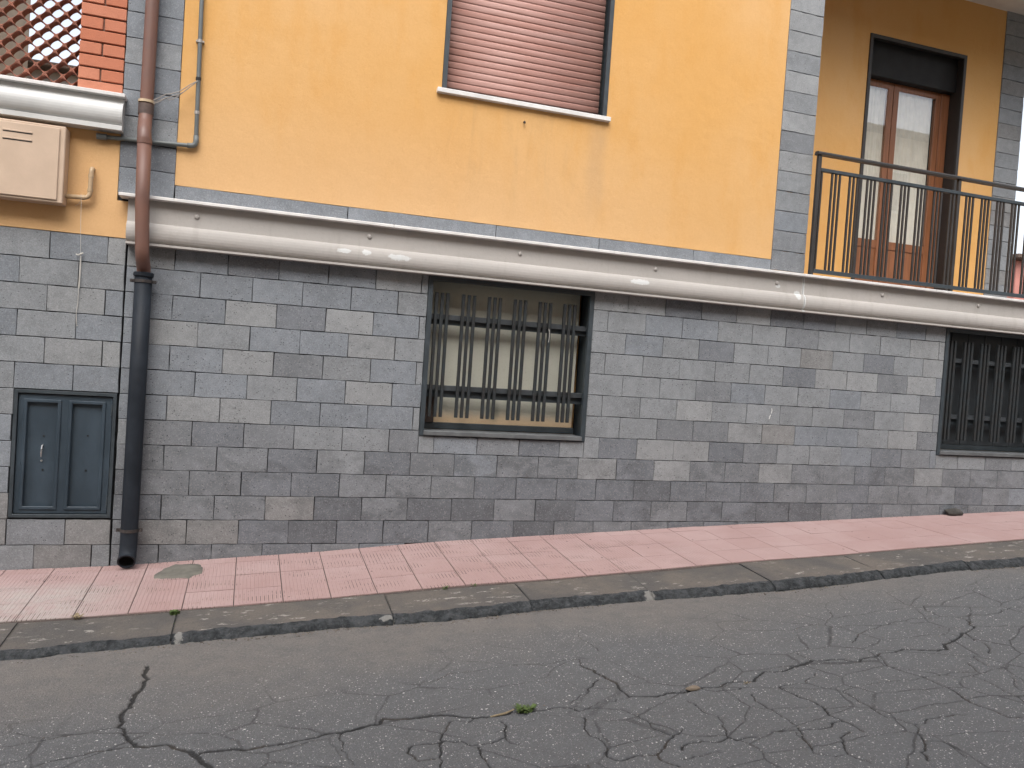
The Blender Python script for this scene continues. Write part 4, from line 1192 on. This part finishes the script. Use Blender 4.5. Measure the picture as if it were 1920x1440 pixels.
for (x, z) in ((-0.665, -1.361), (-0.36, -1.349), (-0.66, -1.624), (-0.362, -1.621)):
    m = MB(); m.tube([(x, .037, z), (x, .030, z)], .0075, 8); m.obj('rivet', M['black'], dl)
m = MB(); m.tube([(-0.667, .036, -1.43), (-0.667, .012, -1.435), (-0.668, .004, -1.46), (-0.670, .006, -1.49), (-0.671, .012, -1.52)], [.006, .006, .007, .006, .004], 8)
m.tube([(-0.671, .036, -1.553), (-0.671, .026, -1.553)], .008, 8); m.obj('handle', M['chrome'], dl)
for zc in (-1.14, -1.86):
    m = MB(); m.tube([(x1 - .036, .010, zc - .045), (x1 - .036, .010, zc + .045)], .007, 8); m.obj('hinge', M['steel'], dl)
box('hatch_back', x0 + .03, x1 - .03, 0.08, 0.1, z0 + .03, z1 - .03, M['black'], ht, 0)

m = MB()
m.tube([(5.893, -.0035, -.835), (5.899, -.0035, -.855), (5.892, -.0035, -.885)], .004, 5); m.tube([(5.884, -.0035, -.90), (5.878, -.0035, -.92), (5.872, -.0035, -.945)], .0035, 5)
m.obj('paint_scratch', M['white'], bld)

# ------------------------------------------------------------------ small things on the ground
def pebble(name, loc, s, mat, label, cat, seed):
    bm = bmesh.new(); bmesh.ops.create_icosphere(bm, subdivisions=3, radius=1.0)
    for v in bm.verts:
        n_ = noise.fractal(v.co * 1.4 + Vector((seed, 0, 0)), 1.0, 2.0, 3)
        v.co = Vector((v.co.x * s[0], v.co.y * s[1], v.co.z * s[2])) * (1 + .28 * n_)
    me = bpy.data.meshes.new(name); bm.to_mesh(me); bm.free(); me.materials.append(mat)
    me.polygons.foreach_set('use_smooth', [True] * len(me.polygons))
    o = dobj(name, me, None, loc); tag(o, label, cat); return o
pebble('stone', (8.34, -0.06, surf(8.34, -.06) + .035), (.115, .055, .045), M['rock'], 'fist sized dark stone lying on pink pavement against the wall', 'stone', 3)
pebble('rubble_stone', (3.22, -3.15, float(road_z(3.22, -3.15)) + .006), (.040, .018, .014), mat_simple('tan_rubble', (0.24, 0.19, 0.14), 0.9, 0.1, 30), 'tan bit of rubble lying in the long road crack', 'stone', 8)

def grit():
    r2 = random.Random(11); v, f = [], []
    def bit(x, y, z, s):
        n0 = len(v); a = r2.uniform(0, 3.14); sx, sy, sz = s * r2.uniform(.7, 1.6), s * r2.uniform(.6, 1.0), s * r2.uniform(.35, .7)
        for dx, dy, dz in ((1, 0, 0), (-1, 0, 0), (0, 1, 0), (0, -1, 0), (0.1, .1, 1), (0, 0, -.4)):
            X, Y = dx * sx, dy * sy
            v.append((x + X * math.cos(a) - Y * math.sin(a), y + X * math.sin(a) + Y * math.cos(a), z + dz * sz))
        for t in ((0, 2, 4), (2, 1, 4), (1, 3, 4), (3, 0, 4), (2, 0, 5), (1, 2, 5), (3, 1, 5), (0, 3, 5)): f.append(tuple(n0 + k for k in t))
    for i in range(1500):                       # gutter
        x = r2.uniform(-1.2, 9); y = arris(x) - .018 - abs(r2.gauss(0, .035)); bit(x, y, float(road_z(x, y)) + .001, r2.choice((.003, .004, .004, .006, .009)))
    for i in range(450):                        # foot of the wall
        x = r2.uniform(-1.2, 10); y = -.006 - abs(r2.gauss(0, .018)); bit(x, y, surf(x, y) + .002, r2.choice((.003, .004, .006)))
    for i in range(700):                        # joint of paving and kerb
        x = r2.uniform(-1.2, 9); y = KY + r2.gauss(-.004, .012); bit(x, y, surf(x, y) + .001, r2.choice((.003, .004, .005)))
    for i in range(260):
        x = r2.uniform(-1, 8); y = r2.uniform(-4.2, -1.75); bit(x, y, float(road_z(x, y)) + .002, r2.choice((.003, .004, .006)))
    o = mobj('grit', v, f, M['gritm'], None)
    tag(o, 'loose grit gathered along the gutter and the foot of the wall', 'grit', kind='stuff')
grit()

def weed(loc, n, h, spread, label, mat='green', seed=1, leafy=False):
    r2 = random.Random(seed)
    v, f = [], []
    for i in range(n):
        a = r2.uniform(0, 2 * math.pi); L = h * r2.uniform(.5, 1.1); s = spread * r2.uniform(.2, 1)
        w = L * (.10 if not leafy else .22)
        dx, dy = math.cos(a), math.sin(a); px, py = -dy * w, dx * w
        ox, oy = r2.gauss(0, spread * .3), r2.gauss(0, spread * .15)
        base = len(v)
        prof = [(0, 0, .35), (.35, .55, 1.0), (.7, .9, .8), (1.0, .92, .05)]
        for (t, zz, ww) in prof:
            cx_, cy_, cz_ = ox + dx * s * t, oy + dy * s * t, L * zz * (1 - .25 * t)
            v += [(cx_ - px * ww, cy_ - py * ww, cz_), (cx_ + px * ww, cy_ + py * ww, cz_ + w * .2)]
        for k in range(3): f.append((base + k * 2, base + k * 2 + 1, base + k * 2 + 3, base + k * 2 + 2))
    o = mobj('weed', v, f, M[mat], None, loc=loc)
    return tag(o, label, 'weed')
weed((0.43, -1.22, surf(.43, -1.22) - .005), 30, .045, .035, 'bright green weed sprouting between two kerb stones below the downpipe', seed=2, leafy=True)
weed((0.445, -1.36, surf(.44, -1.36) - .03), 22, .035, .02, 'mossy green tuft growing down the kerb joint below the bright weed', seed=5, leafy=True)
weed((2.29, -1.18, surf(2.29, -1.18) - .002), 14, .035, .03, 'small green grass tuft at the kerb edge below the barred window, left one', seed=3)
weed((2.52, -1.165, surf(2.52, -1.165) - .002), 12, .028, .03, 'small browning grass tuft at the kerb edge below the barred window, right one', seed=4)
weed((2.24, -3.15, float(road_z(2.24, -3.15)) - .005), 44, .045, .06, 'green weed growing from the long crack in the road', seed=6, leafy=True)
weed((3.55, -3.17, float(road_z(3.55, -3.17)) - .006), 10, .022, .03, 'tiny yellowish weed in the road crack right of the rubble', 'dry', seed=9)
o = weed((-0.16, -1.175, surf(-.16, -1.175)), 12, .05, .05, 'dry crumpled leaf at the left end of the kerb', 'dry', seed=7, leafy=True); o.name = 'dry_leaf'; o['category'] = 'leaf'
m = MB(); m.tube([(2.06, -3.165, float(road_z(2.06, -3.165)) + .004), (2.14, -3.16, float(road_z(2.1, -3.16)) + .012), (2.19, -3.145, float(road_z(2.2, -3.16)) + .016)], [.004, .006, .003], 6)
tag(m.obj('straw', M['dry'], None), 'dry pale stalk lying beside the green weed in the road crack', 'straw')

# ------------------------------------------------------------------ houses beyond and across the street
def house(name, x0, x1, y0, y1, z0, z1, mat, label, windows=(), roof=None, cat='house'):
    hroot = tag(empty(name, ((x0 + x1) / 2, y0, z0)), label, cat)
    box('wall', x0, x1, y0, y1, z0, z1, mat, hroot, 0.02)
    if roof:
        box('roof', x0 - .35, x1 + .35, y0 - .35, y1 + .35, z1 + .002, z1 + roof, M['roof'], hroot, 0.03)
    for (a, b_, c, e, side) in windows:
        if side == 'S':
            w = box('window', a, b_, y0 - .03, y0 - .004, c, e, M['white'], hroot, 0.01)
            box('pane', a + .08, b_ - .08, y0 - .035, y0 - .0305, c + .08, e - .08, M['panel_dark'], w, 0)
        else:
            w = box('window', a, b_, y1 + .004, y1 + .03, c, e, M['white'], hroot, 0.01)
            box('pane', a + .08, b_ - .08, y1 + .0305, y1 + .035, c + .08, e - .08, M['panel_dark'], w, 0)
    return hroot
house('beige_house', -12.0, -4.10, 9.0, 13, -3, 9.0, M['farbeige'], 'beige house far behind the terracotta lattice', [(-6.4, -5.55, 3.4, 4.6, 'S')])
house('grey_house', -4.4, -1.0, 14.0, 18, -3, 5.35, M['fargrey'], 'low grey house far behind the lattice beside the beige one', (), 0.12)
house('pink_house', 25.6, 33.0, 14.0, 22, -2, 4.15, M['farred'], 'pink house with dark eaves far right beyond the balcony railing', [(26.4, 27.2, 2.4, 3.6, 'S')], 0.16)
wn = []
for k in range(9):
    for zc in (-0.6, 2.3, 5.2):
        wn.append((-12 + k * 4.0, -10.9 + k * 4.0, zc, zc + 1.4, 'N'))
house('cream_house', -14.0, 26.0, -18.5, -10.8, -4, 7.7, M['farcream'], 'cream house across the street mirrored in the balcony door glass', wn, 0.15)
